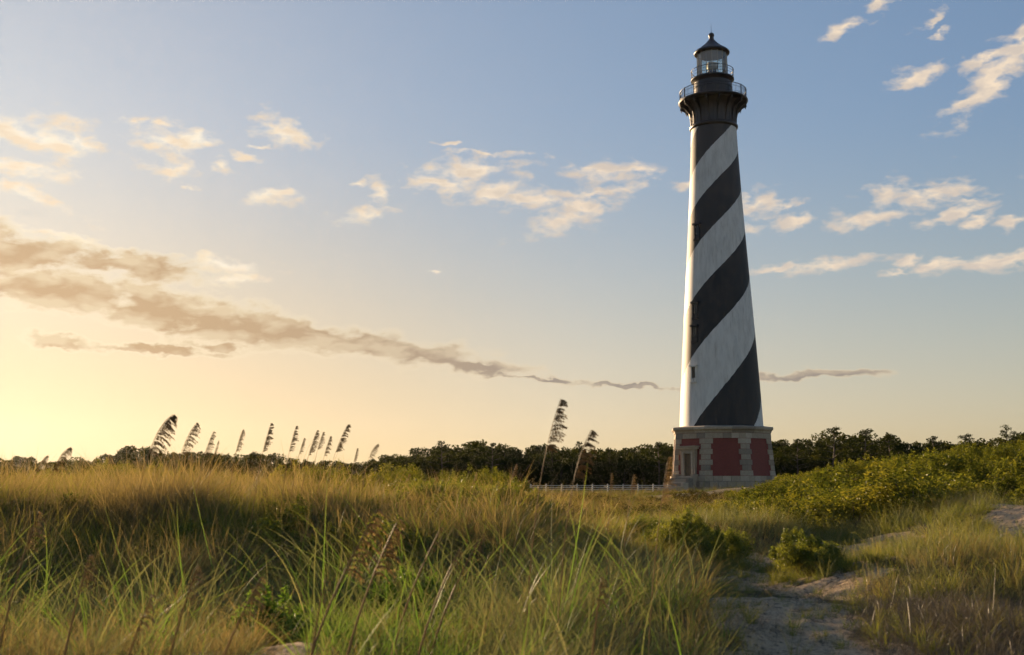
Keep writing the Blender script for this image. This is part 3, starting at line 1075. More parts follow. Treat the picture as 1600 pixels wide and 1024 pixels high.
def pine_variant(seed):
    r = random.Random(seed)
    H = 8.0
    cen, rad, limbs = [], [], []
    bend = r.uniform(-0.5, 0.5)
    limbs.append(([(0, 0, -0.3), (0.1, 0, 2.5), (bend * 0.6, 0.1, 5.0), (bend, 0, H - 0.3)], 0.20, 0.05))
    for i in range(15):
        h = 3.6 + (H - 3.7) * (i / 14)
        a = i * 2.4 + r.uniform(-.4, .4)
        q = (2.3 * (1 - (i / 14) ** 1.6) + 0.35) * r.uniform(0.65, 1.05)
        bx = bend * h / H
        c = (bx + q * cos(a), q * sin(a), h + 0.25)
        limbs.append(([(bx, 0, h - 0.25), (bx + q * 0.5 * cos(a), q * 0.5 * sin(a), h), c], 0.06, 0.018))
        cen.append(c)
        rad.append((r.uniform(0.5, 0.85), r.uniform(0.5, 0.85), r.uniform(0.26, 0.42)))
        if r.random() < 0.6:
            cen.append((bx + q * 0.55 * cos(a + .3), q * 0.55 * sin(a + .3), h + 0.15))
            rad.append((0.55, 0.55, 0.3))
    for i in range(9):
        cen.append((r.uniform(-1.9, 1.9), r.uniform(-1.6, 1.6), r.uniform(0.8, 3.2)))
        rad.append((0.85, 0.85, 0.7))
    vs, fs, t = leaf_cloud(cen, rad, 110, 0.17, 0.4, 0.6, 0.25)
    return np_mesh('crown', vs, fs, M['pine'], {'tint': t}), limb_mesh(limbs, M['bark'], 'trunk')


def shrub_variant(seed, width, height, leaf, per, mt, lobes=16, aspect=0.42):
    r = random.Random(seed)
    cen, rad, limbs = [], [], []
    for i in range(lobes):
        a = r.uniform(0, 2 * pi)
        q = width * 0.5 * r.random() ** 0.6
        top = height * (1 - 0.55 * (q / (width * 0.5)) ** 2)
        h = top * r.uniform(0.45, 0.92)
        c = (q * cos(a), q * sin(a), h)
        cen.append(c)
        rad.append(width * r.uniform(0.13, 0.22))
        if i % 2 == 0:
            limbs.append(([(r.uniform(-.05, .05), r.uniform(-.05, .05), -0.05), (c[0] * 0.45, c[1] * 0.45, h * 0.55), c], 0.018 * width, 0.005 * width))
    # sprigs that break the outline
    for i in range(lobes):
        a = r.uniform(0, 2 * pi)
        q = width * 0.45 * r.random() ** 0.5
        top = height * (1.02 - 0.5 * (q / (width * 0.5)) ** 2) * r.uniform(0.88, 1.36)
        for s_ in range(3):
            cen.append((q * cos(a), q * sin(a), top - s_ * 0.09 * height))
            rad.append((width * 0.035 * (1 + s_ * .5), width * 0.035 * (1 + s_ * .5), height * 0.08))
    vs, fs, t = leaf_cloud(cen, rad, per, leaf, aspect, 0.8, 0.35)
    vs[:, 2] = np.maximum(vs[:, 2], -0.05)
    return np_mesh('foliage', vs, fs, mt, {'tint': t}), limb_mesh(limbs, M['twig'], 'stems')


def plant(name, parts, loc, rz, scl, label, cat, group, names=('crown', 'trunk')):
    e = empty(name, loc, rz)
    e.scale = scl if hasattr(scl, '__len__') else (scl,) * 3
    tag(e, label, cat, group)
    for nm, me in zip(names, parts):
        o = bpy.data.objects.new(nm, me)
        C.objects.link(o)
        o.parent = e
    return e


OAKS = [oak_variant(100 + i) for i in range(7)]
PINES = [pine_variant(200 + i) for i in range(4)]

# skyline of the woodland, read off the photograph
SKY = np.array([(-260, 712), (-120, 715), (0, 716), (60, 718), (120, 719), (180, 708), (230, 702), (300, 704), (350, 706), (430, 714), (500, 717), (560, 719), (600, 715), (640, 707), (690, 694),
                (720, 698), (765, 696), (800, 701), (835, 698), (860, 699), (905, 695), (930, 698), (960, 703), (1000, 701), (1030, 695), (1060, 697), (1120, 696), (1215, 690), (1250, 693),
                (1300, 680), (1330, 685), (1350, 680), (1390, 685), (1450, 687), (1500, 685), (1540, 683), (1600, 676), (1720, 670), (1860, 676)])
rt = random.Random(5)


def tree_at(px, d, ytop, kind, label, group):
    p = at(px, 748, d)
    h = 1.6 + (748 - ytop) / FPX * d
    var = rt.choice(OAKS if kind == 'oak' else PINES)
    s = h / (7.0 if kind == 'oak' else 8.2)
    w = s * rt.uniform(0.95, 1.25)
    if kind == 'oak':
        w = max(w, 0.78)
    plant('oak_tree' if kind == 'oak' else 'pine_tree', var, (p.x, d, gz(p.x, d) - 0.05), rt.uniform(0, 6.28), (w, w, s), label, 'tree', group)


for row, (d0, dd, frac, step) in enumerate(((171, 4, 0.70, 30), (183, 6, 0.92, 32), (198, 8, 1.06, 30))):
    px = -250 + row * 9
    while px < 1850:
        d = d0 + rt.uniform(-dd, dd)
        if px < 520:
            d += (520 - px) * 0.10
        yt = float(np.interp(px, SKY[:, 0], SKY[:, 1]))
        hp = (748 - yt) * (frac + rt.uniform(-0.22, 0.12))
        if 1030 < px < 1225 and row == 0 and d < 168:
            d += 8
        if px < 530:
            lab, grp = 'dark rounded tree in the hazy wood under the glowing sky', 'trees of the hazy wood toward the sunset'
        elif px < 1128:
            lab, grp = 'dark rounded tree in the wood behind the white fence', 'trees of the wood behind the white fence'
        else:
            lab, grp = 'dark rounded tree in the wood behind the shrubby slope', 'trees of the wood behind the shrubby slope'
        size = ('low dark rounded tree at the front edge', 'mid-height dark rounded tree inside', 'tall dark rounded tree on the skyline')[row]
        tree_at(px, d, 748 - hp, 'oak', lab.replace('dark rounded tree in', size + ' of'), grp + (', front edge', ', middle', ', skyline')[row])
        px += step * rt.uniform(0.75, 1.25)
for px, yt, lab in ((1302, 669, 'open-crowned pine standing tallest just past the lighthouse base'), (1350, 674, 'second taller pine past the lighthouse base, with a flat ragged crown'),
                    (1246, 688, 'small pine peeping over the wood closest to the lighthouse cornice'), (908, 692, 'ragged pine on the skyline behind the two tall oat heads'),
                    (1030, 693, 'ragged pine on the skyline next to the sunlit corner of the lighthouse base'), (862, 697, 'short pine on the skyline behind the tallest oat head'),
                    (955, 702, 'thin pine between the oat heads and the lighthouse'),
                    (692, 691, 'pine topping the highest hump of the wood behind the middle mound'), (768, 694, 'pine on the skyline midway between that hump and the tallest oat head'),
                    (1392, 681, 'pine on the skyline above the middle of the shrubby slope'), (1462, 684, 'low pine crown above the upper part of the shrubby slope'),
                    (1508, 680, 'last pine of the wood before the slope crest hides it')):
    tree_at(px, 168 if px < 1100 else 166, yt, 'pine', lab, None)
p = at(1578, 748, 88)
plant('pine_tree', PINES[1], (p.x, 88, gz(p.x, 88) - 0.4), 1.0, (0.46, 0.46, 0.44), 'lone dark pine crown rising over the top of the shrubby slope at the frame edge', 'tree', None)

# shrubs on the slope at the right and in the hollow before the wood
SHR = [shrub_variant(300 + i, 2.0, 1.15, 0.042, 1700, M['shrub']) for i in range(7)]
M['hedge'] = leafy('hedge_leaves', [(0.030, 0.034, 0.010), (0.070, 0.062, 0.018), (0.13, 0.10, 0.034)], 0.4, rnd_amt=0.5, gloss=0.008)
HEDGE = [shrub_variant(330 + i, 2.0, 1.1, 0.055, 800, M['hedge']) for i in range(4)]
rs = random.Random(21)
cnt = 0
tries = 0
placed = []
while cnt < 290 and tries < 14000:
    tries += 1
    y = rs.uniform(29, 104)
    x = rs.uniform(y * 0.19, y * 0.66)
    hm = float(hill_mask(np.array([x]), np.array([y]))[0]) * float(sstep(6.0, 14.0, np.array([x]))[0])
    if (y > 37 and hm < 0.04) or (y < 37 and float(px_of(x, y)) > 1470):
        continue
    if any((x - a) ** 2 + (y - b_) ** 2 < (0.95 + y * 0.007) ** 2 for a, b_ in placed):
        continue
    placed.append((x, y))
    s = rs.choice((rs.uniform(0.55, 0.9), rs.uniform(0.9, 1.3), rs.uniform(1.3, 1.9)))
    pp = float(px_of(x, y))
    ya = float(np.interp(pp, [1100, 1190, 1222, 1332, 1423, 1514, 1600, 1700], [770, 762, 743, 720, 711, 696, 680, 664]))
    room = EYE + (748 - ya) / FPX * y - gz(x, y) + 0.06
    if room < 0.35:
        continue
    s = min(s, room / 1.22 * rs.uniform(0.62, 1.16))
    plant('slope_shrub', rs.choice(SHR), (x, y, gz(x, y) - 0.06), rs.uniform(0, 6.28), (s * 1.25, s * 1.25, s * rs.uniform(0.8, 1.0)),
          ('golden-green shrub along the foot of the shrubby slope, next to straw grass' if y < 42 else 'golden-green shrub half way up the slope beyond the sand' if y < 64 else
           'golden-green shrub along the crest of the shrubby slope, against the dark wood'), 'shrub',
          'shrubs at the foot of the slope' if y < 42 else 'shrubs half way up the slope' if y < 64 else 'shrubs along the crest of the slope', ('foliage', 'stems'))
    cnt += 1
cnt = 0
while cnt < 70:
    y = rs.uniform(45, 165)
    px = rs.uniform(-100, 820) if y < 120 else rs.uniform(-100, 800)
    p = at(px, 748, y)
    s = rs.uniform(0.9, 1.7) * (1.0 if y < 100 else 1.4)
    if 700 < px and y > 125 and px > 800:
        continue
    plant('hollow_shrub', rs.choice(SHR), (p.x, y, gz(p.x, y) - 0.1), rs.uniform(0, 6.28), (s * 1.2, s * 1.2, s * (0.8 if y < 90 else 1.1)),
          'olive shrub in the hollow between the grass mounds and the wood', 'shrub', 'shrubs of the hollow before the wood', ('foliage', 'stems'))
    cnt += 1

for i in range(64):
    px = 832 + i * 4.9 + rs.uniform(-9, 9)
    y = rs.uniform(38, 80)
    p = at(px, 748, y)
    s = rs.uniform(0.42, 0.62)
    plant('hedge_shrub', rs.choice(HEDGE), (p.x, y, gz(p.x, y) - 0.08), rs.uniform(0, 6.28), (s * 1.6, s * 1.5, s * rs.uniform(0.75, 1.0)),
          'low dark shrub of the hedge strip between the rough flat and the lawn', 'shrub', 'shrubs of the hedge strip before the lawn', ('foliage', 'stems'))

# single bushes on the sand, each of its own shape
def lone_bush(px, pybase, d, width, height, mt, seed, label, leaf=0.020, per=9000, name='dune_bush', cat='bush', lobes=20):
    x = (px - 800) * d * cos(TH) / FPX
    v = shrub_variant(seed, width, height, leaf * 1.25, per, mt, lobes, 0.26)
    plant(name, v, (x, d, gz(x, d) - 0.03), 0.0, 1.0, label, cat, None, ('foliage', 'stems'))


lone_bush(1082, 880, 21.0, 1.9, 0.80, M['bush'], 41, 'rounded bright green bush at the far end of the sandy path', per=13000)
lone_bush(1248, 905, 17.8, 1.25, 0.62, M['bush'], 42, 'compact yellow-green bush beside the sandy path, before the grassy hummock', per=19000)
lone_bush(1005, 850, 24.0, 1.8, 0.8, M['bush'], 43, 'loose green bush left behind the rounded bush at the path', per=11000)
lone_bush(422, 985, 10.9, 0.80, 0.56, M['herb'], 44, 'bright green leafy plant at the foot of the big grass mound by bare sand', leaf=0.030, per=12000, name='leafy_plant', cat='plant')
lone_bush(640, 950, 12.8, 0.95, 0.55, M['herb'], 45, 'green leafy clump in the hollow below the middle grass mound', leaf=0.028, per=9000, name='leafy_plant', cat='plant')
lone_bush(560, 930, 14.6, 0.9, 0.5, M['herb'], 46, 'dark green leafy clump in the shade between the two grass mounds', leaf=0.028, per=9000, name='leafy_plant', cat='plant')
lone_bush(1120, 815, 31.0, 2.2, 0.9, M['shrub'], 47, 'wide olive bush on flat ground just below the lighthouse', leaf=0.04, per=4000)
lone_bush(1190, 830, 33.0, 2.0, 0.9, M['shrub'], 48, 'olive bush where the shrubby slope starts, below the base corner', leaf=0.04, per=4000)
lone_bush(700, 775, 21.5, 2.2, 0.75, M['bush'], 49, 'leafy green bush on top of the middle grass mound', leaf=0.03, per=5000)
lone_bush(790, 785, 20.5, 1.6, 0.7, M['bush'], 50, 'leafy green bush on the end of the middle mound facing the fence', leaf=0.03, per=5000)

# low leafy creeper plants tangled into the grass of the mounds
CREEP = [shrub_variant(360 + i, 0.8, 0.46, 0.026, 5200, M['bush'], 12, 0.5) for i in range(5)]
for i in range(34):
    px = rs.uniform(470, 850) if i < 22 else rs.uniform(20, 520)
    d = rs.uniform(15.5, 25.0)
    x = (px - 800) * d * cos(TH) / FPX
    s_ = rs.uniform(0.7, 1.35)
    first = i < 22
    plant('creeper_plant', rs.choice(CREEP), (x, d, gz(x, d) + rs.uniform(0.0, 0.14)), rs.uniform(0, 6.28), (s_ * 1.15, s_ * 1.15, s_ * 0.85),
          'small-leaved green creeper tangled through the grass of the middle mound' if first else 'small-leaved green creeper tangled through the big brown grass mound', 'plant',
          'creepers on the middle mound' if first else 'creepers on the big mound', ('foliage', 'stems'))


# ------------------------------------------------------------------ grass: uncountable, one object for each kind
def tuft_mesh(name, nb, L, r, width, lean, curl, seg, mt, wind=0.3, lvar=0.35, stray=0.0):
    az_ = rng.uniform(0, 2 * pi, nb)
    rad = r * np.sqrt(rng.random(nb))
    bx = rad * np.cos(az_)
    by = rad * np.sin(az_)
    ln = L * rng.uniform(1 - lvar, 1 + lvar * 0.6, nb)
    out = az_ + rng.normal(0, 0.7, nb)
    t0 = np.abs(rng.normal(0, lean, nb)) + 0.4 * lean * rad / max(r, 1e-6)
    cu = np.abs(rng.normal(curl, curl * 0.5, nb))
    vs = np.zeros((nb, seg + 1, 2, 3))
    al = np.zeros((nb, seg + 1, 2))
    P_ = np.stack([bx, by, np.full(nb, -0.02)], 1)
    wdir = rng.uniform(0, 2 * pi, nb)
    wv = np.stack([np.cos(wdir), np.sin(wdir), np.zeros(nb)], 1)
    hor = np.stack([np.cos(out) + wind * 1.2, np.sin(out), np.zeros(nb)], 1)
    hor /= np.linalg.norm(hor, axis=1, keepdims=True) + 1e-9
    ang_ = t0.copy()
    wj = width * rng.uniform(0.6, 1.3, nb)
    for j in range(seg + 1):
        f = j / seg
        w_ = wj * (1 - f) ** 0.7 * (0.75 + 0.25 * min(1, f * 4)) + 0.0006
        vs[:, j, 0] = P_ - wv * w_[:, None] * 0.5
        vs[:, j, 1] = P_ + wv * w_[:, None] * 0.5
        al[:, j] = f
        step = (ln / seg)[:, None]
        d_ = hor * np.sin(ang_)[:, None]
        d_[:, 2] = np.cos(ang_)
        d_[:, 0] += wind * 0.35 * f
        d_ /= np.linalg.norm(d_, axis=1, keepdims=True)
        P_ = P_ + d_ * step
        ang_ = ang_ + cu / seg * (0.5 + f) * 1.3
    base_ = np.arange(nb)[:, None] * (seg + 1) * 2 + np.arange(seg)[None, :] * 2
    fs = np.stack([base_, base_ + 1, base_ + 3, base_ + 2], -1).reshape(-1, 4)
    tint = np.repeat(rng.random(nb), (seg + 1) * 2)
    me = np_mesh(name, vs.reshape(-1, 3), fs, mt, {'tint': tint, 'along': al.ravel()})
    return bpy.data.objects.new(name, me)


def proto_collection(name, objs):
    col = bpy.data.collections.new(name)
    for o in objs:
        col.objects.link(o)
    return col


def scatter(name, label, cat, pts, rots, scls, idx, col):
    me = bpy.data.meshes.new(name)
    n = len(pts)
    me.vertices.add(n)
    me.vertices.foreach_set('co', np.asarray(pts, np.float32).ravel())
    for nm, typ, val in (('rot', 'FLOAT_VECTOR', rots), ('scl', 'FLOAT_VECTOR', scls)):
        a_ = me.attributes.new(nm, typ, 'POINT')
        a_.data.foreach_set('vector', np.asarray(val, np.float32).ravel())
    a_ = me.attributes.new('vi', 'INT', 'POINT')
    a_.data.foreach_set('value', np.asarray(idx, np.int32))
    ob = bpy.data.objects.new(name, me)
    C.objects.link(ob)
    ng = bpy.data.node_groups.new(name, 'GeometryNodeTree')
    ng.interface.new_socket('Geometry', in_out='INPUT', socket_type='NodeSocketGeometry')
    ng.interface.new_socket('Geometry', in_out='OUTPUT', socket_type='NodeSocketGeometry')
    N = ng.nodes
    gi, go = N.new('NodeGroupInput'), N.new('NodeGroupOutput')
    ci = N.new('GeometryNodeCollectionInfo')
    ci.inputs['Collection'].default_value = col
    ci.inputs['Separate Children'].default_value = True
    ci.inputs['Reset Children'].default_value = True
    ip = N.new('GeometryNodeInstanceOnPoints')
    ip.inputs['Pick Instance'].default_value = True

    def attr(nm, typ):
        q = N.new('GeometryNodeInputNamedAttribute')
        q.data_type = typ
        q.inputs['Name'].default_value = nm
        return [o for o in q.outputs if o.enabled and o.name == 'Attribute'][0]
    e2r = N.new('FunctionNodeEulerToRotation')
    L_ = ng.links
    L_.new(gi.outputs[0], ip.inputs['Points'])
    L_.new(ci.outputs[0], ip.inputs['Instance'])
    L_.new(attr('vi', 'INT'), ip.inputs['Instance Index'])
    L_.new(attr('rot', 'FLOAT_VECTOR'), e2r.inputs[0])
    L_.new(e2r.outputs[0], ip.inputs['Rotation'])
    L_.new(attr('scl', 'FLOAT_VECTOR'), ip.inputs['Scale'])
    L_.new(ip.outputs[0], go.inputs[0])
    md = ob.modifiers.new('scatter', 'NODES')
    md.node_group = ng
    ob['kind'] = 'stuff'
    ob['label'] = label
    ob['category'] = cat
    return ob


NV = 7
vary = lambda a, b: rng.uniform(a, b)
TUFTS = {
    'dry': proto_collection('tufts_dry', [tuft_mesh('tuft', int(vary(28, 58)), vary(0.62, 0.86), vary(0.12, 0.22), 0.0088, vary(0.30, 0.55), vary(0.6, 1.3), 6, M['g_dry'], 0.35, 0.5) for _ in range(NV)]),
    'green': proto_collection('tufts_green', [tuft_mesh('tuft', int(vary(28, 58)), vary(0.52, 0.78), vary(0.12, 0.22), 0.0100, vary(0.32, 0.6), vary(0.7, 1.4), 6, M['g_green'], 0.25, 0.5) for _ in range(NV)]),
    'fresh': proto_collection('tufts_fresh', [tuft_mesh('tuft', int(vary(20, 36)), vary(0.6, 0.8), vary(0.09, 0.15), 0.0125, vary(0.30, 0.5), vary(0.8, 1.3), 7, M['g_fresh'], 0.3, 0.45) for _ in range(NV)]),
    'wispy': proto_collection('tufts_wispy', [tuft_mesh('tuft', int(vary(24, 46)), vary(0.66, 0.95), vary(0.10, 0.18), 0.0068, vary(0.28, 0.55), vary(0.7, 1.4), 7, M['g_wispy'], 0.35, 0.5) for _ in range(NV)]),
    'straw': proto_collection('tufts_straw', [tuft_mesh('tuft', int(vary(24, 36)), vary(0.5, 0.7), vary(0.16, 0.24), 0.0105, vary(0.3, 0.5), vary(0.5, 0.9), 4, M['g_straw'], 0.35) for _ in range(NV)]),
    'long': proto_collection('tufts_long', [tuft_mesh('tuft', int(vary(4, 9)), vary(0.95, 1.2), 0.05, 0.0125, vary(0.25, 0.45), vary(0.7, 1.2), 9, M['g_fresh' if _ % 3 == 0 else 'g_wispy'], 0.5, 0.3) for _ in range(NV)]),
    'brush': proto_collection('tufts_brush', [tuft_mesh('tuft', 42, 0.36, 0.22, 0.0065, 0.9, 1.8, 5, M['g_brush'], 0.1, 0.6) for _ in range(NV)]),
}
acc = {k: ([], [], [], []) for k in TUFTS}


def put_tufts(kind, x, y, smin, smax, hscale=1.0, wscale=1.0, tilt=0.19):
    n = len(x)
    if not n:
        return
    z = ground_z(x, y)
    s = rng.uniform(smin, smax, n) * (0.62 + 0.85 * fbm(x * 1.25 + 50, y * 1.25, 3, 41) ** 1.3)
    av = sum(sandmask(x + 0.8 * cos(q), y + 0.8 * sin(q)) for q in np.arange(6) * pi / 3) / 6
    s = s * (1 - 0.55 * np.where(y < 32, av, 0)) * (0.70 + 0.30 * sstep(8.0, 12.5, y))
    P_, R_, S_, I_ = acc[kind]
    P_.append(np.stack([x, y, z - 0.01], 1))
    R_.append(np.stack([rng.normal(0, tilt, n), rng.normal(0.10, tilt, n), np.where(rng.random(n) < 0.35, rng.uniform(-3.14, 3.14, n), rng.normal(0, 0.75, n))], 1))
    S_.append(np.stack([s * wscale, s * wscale, s * hscale], 1))
    I_.append(rng.integers(0, NV, n))


def fan(n, d0, d1, p0, p1):
    d = np.sqrt(rng.uniform(d0 * d0, d1 * d1, n))
    p_ = rng.uniform(p0, p1, n)
    return (p_ - 800) * d * cos(TH) / FPX, d, p_


# near dunes
x, y, p_ = fan(14500, 7.6, 31, -180, 1780)
sm = sandmask(x, y)
keep = rng.random(len(x)) > np.maximum(sm * 1.04, 0.55 * sstep(0.52, 0.66, fbm(x * 0.9, y * 0.9, 3, 77)))
x, y, p_ = x[keep], y[keep], p_[keep]
zone = fbm(x * 0.45 + 7, y * 0.45, 3, 17)
u = rng.random(len(x)) * 0.65 + (zone - 0.5) * 1.6 + 0.175
mh = bump(x, y, -10.0, 25.5, 11.0, 13.5, 0.82, inner=0.12)
mc = bump(x, y, -1.2, 21.0, 4.0, 7.0, 0.62, inner=0.15)
left = (mh > 0.12) & (mh >= mc)
mid = (mc > 0.10) & ~left
fg = ~left & ~mid & (y < 15)
rest = ~left & ~mid & ~fg
dens = np.ones(len(x))
sel = lambda m_: (x[m_], y[m_])
put_tufts('dry', *sel(left & (u < 0.62)), 0.9, 1.4)
put_tufts('green', *sel(left & (u >= 0.62)), 0.9, 1.4)
put_tufts('green', *sel(mid & (u < 0.55)), 0.85, 1.2)
put_tufts('dry', *sel(mid & (u >= 0.55) & (u < 0.85)), 0.85, 1.15)
put_tufts('fresh', *sel(mid & (u >= 0.85)), 0.7, 1.0)
f1 = fg & (p_ < 470)
f2 = fg & (p_ >= 470) & (p_ < 735)
f3 = fg & (p_ >= 735) & (p_ < 1130)
f4 = fg & (p_ >= 1130)
put_tufts('dry', *sel(f1 & (u < 0.30)), 0.6, 0.95)
put_tufts('wispy', *sel(f1 & (u >= 0.30) & (u < 0.8)), 0.6, 0.95)
put_tufts('fresh', *sel(f1 & (u >= 0.8)), 0.5, 0.8)
put_tufts('fresh', *sel(f2 & (u < 0.58)), 0.6, 1.0)
put_tufts('wispy', *sel(f2 & (u >= 0.58)), 0.7, 1.0)
put_tufts('wispy', *sel(f3 & (u < 0.62)), 0.75, 1.1)
put_tufts('fresh', *sel(f3 & (u >= 0.62) & (u < 0.86)), 0.6, 0.9)
put_tufts('dry', *sel(f3 & (u >= 0.86)), 0.7, 1.0)
hum = bump(x, y, 7.6, 16.8, 3.9, 3.8, 0.5) > 0.05
k4 = rng.random(len(x)) < 0.75
put_tufts('wispy', *sel(f4 & hum & (u < 0.55)), 0.55, 0.85)
put_tufts('green', *sel(f4 & hum & (u >= 0.55) & (u < 0.72)), 0.6, 0.9)
put_tufts('dry', *sel(f4 & hum & (u >= 0.72)), 0.55, 0.85)
put_tufts('brush', *sel(f4 & ~hum & (u < 0.66)), 0.7, 1.3)
put_tufts('green', *sel(f4 & ~hum & (u >= 0.66) & k4), 0.4, 0.7)
r1 = rest & (p_ < 860)
r2 = rest & (p_ >= 860)
put_tufts('green', *sel(r1 & (u < 0.5)), 0.7, 1.1)
put_tufts('dry', *sel(r1 & (u >= 0.5)), 0.7, 1.1)
put_tufts('straw', *sel(r2 & (u < 0.26)), 0.65, 0.95)
put_tufts('wispy', *sel(r2 & (u >= 0.26) & (u < 0.66)), 0.55, 0.85)
put_tufts('green', *sel(r2 & (u >= 0.66)), 0.6, 0.9)
for bx_, by_, br_ in ((3.45, 20.3, 1.0), (4.6, 17.2, 0.75), (2.9, 23.2, 1.0)):
    nb_ = 34
    aa, rr_ = rng.uniform(0, 2 * pi, nb_), br_ * np.sqrt(rng.uniform(0.1, 1, nb_))
    put_tufts('green', bx_ + rr_ * np.cos(aa), by_ + 0.6 * rr_ * np.sin(aa), 0.6, 1.1)
x, y, p_ = fan(300, 19, 30, -180, 610)
put_tufts('dry', x[::2], y[::2], 0.9, 1.5, wscale=0.8)
put_tufts('wispy', x[1::2], y[1::2], 0.8, 1.4, wscale=0.8)
x, y, p_ = fan(350, 7.4, 15, -150, 1130)
ok = sandmask(x, y) < 0.4
put_tufts('long', *sel(ok), 0.9, 1.35)
# beaten-down dead stems through the living grass
x, y, p_ = fan(1100, 8.0, 26, -150, 1120)
ok = (sandmask(x, y) < 0.3)
put_tufts('straw', *sel(ok), 0.6, 1.15, tilt=0.55)
x, y, p_ = fan(260, 24, 36, 1130, 1700)
put_tufts('wispy', x, y, 0.7, 1.2, tilt=0.15)
# dead brush mat on the right and sprigs on the bare sand
x, y, p_ = fan(300, 8.6, 14, 1345, 1580)
put_tufts('brush', x, y, 0.7, 1.4)
x, y, p_ = fan(420, 8.6, 21, 1125, 1345)
put_tufts('brush', x, y, 0.4, 0.9)
x, y, p_ = fan(120, 8.6, 21, 1125, 1345)
put_tufts('green', x, y, 0.45, 0.9, wscale=0.8)
# middle distance
x, y, p_ = fan(9000, 30, 64, -150, 1750)
hm = hill_mask(x, y) * sstep(6, 14, x)
ok = (hm < 0.25) | (rng.random(len(x)) < 0.25)
x, y, p_ = x[ok], y[ok], p_[ok]
u = rng.random(len(x)) * 0.6 + fbm(x * 0.2, y * 0.2, 3, 23) * 1.4 - 0.5
put_tufts('straw', *sel(u < 0.40), 0.9, 1.6, hscale=0.52, wscale=1.4)
put_tufts('green', *sel((u >= 0.40) & (u < 0.72)), 0.9, 1.6, hscale=0.55, wscale=1.4)
put_tufts('dry', *sel(u >= 0.72), 0.9, 1.6, hscale=0.6, wscale=1.4)
# rough grass before the lawn
x, y, p_ = fan(8000, 62, 112, -150, 1300)
hm = hill_mask(x, y) * sstep(6, 14, x)
ok = hm < 0.3
x, y = x[ok], y[ok]
u = rng.random(len(x)) * 0.6 + fbm(x * 0.12, y * 0.12, 3, 29) * 1.4 - 0.5
put_tufts('straw', *sel(u < 0.5), 1.1, 1.9, hscale=0.32, wscale=2.0)
put_tufts('green', *sel(u >= 0.5), 1.1, 1.9, hscale=0.32, wscale=2.0)

for kind, (nm, lab) in {'dry': ('dry_grass', 'dense brown and olive dune grass covering the big mound'), 'green': ('green_grass', 'green dune grass mixed through the mounds and flats'),
                        'fresh': ('broad_grass', 'fresh bright green broad-bladed grass in the hollow and foreground'), 'wispy': ('wispy_grass', 'tall grey-green wispy grass in the foreground and hummocks'),
                        'long': ('long_blades', 'long arching single grass blades standing over the foreground turf'), 'straw': ('straw_grass', 'pale straw-coloured rough grass on the flats toward the lawn'), 'brush': ('dead_brush', 'grey dead brush and twigs matted over the sand')}.items():
    P_, R_, S_, I_ = (np.concatenate(q) for q in acc[kind])
    scatter(nm, lab, 'grass' if kind != 'brush' else 'brush', P_, R_, S_, I_, TUFTS[kind])


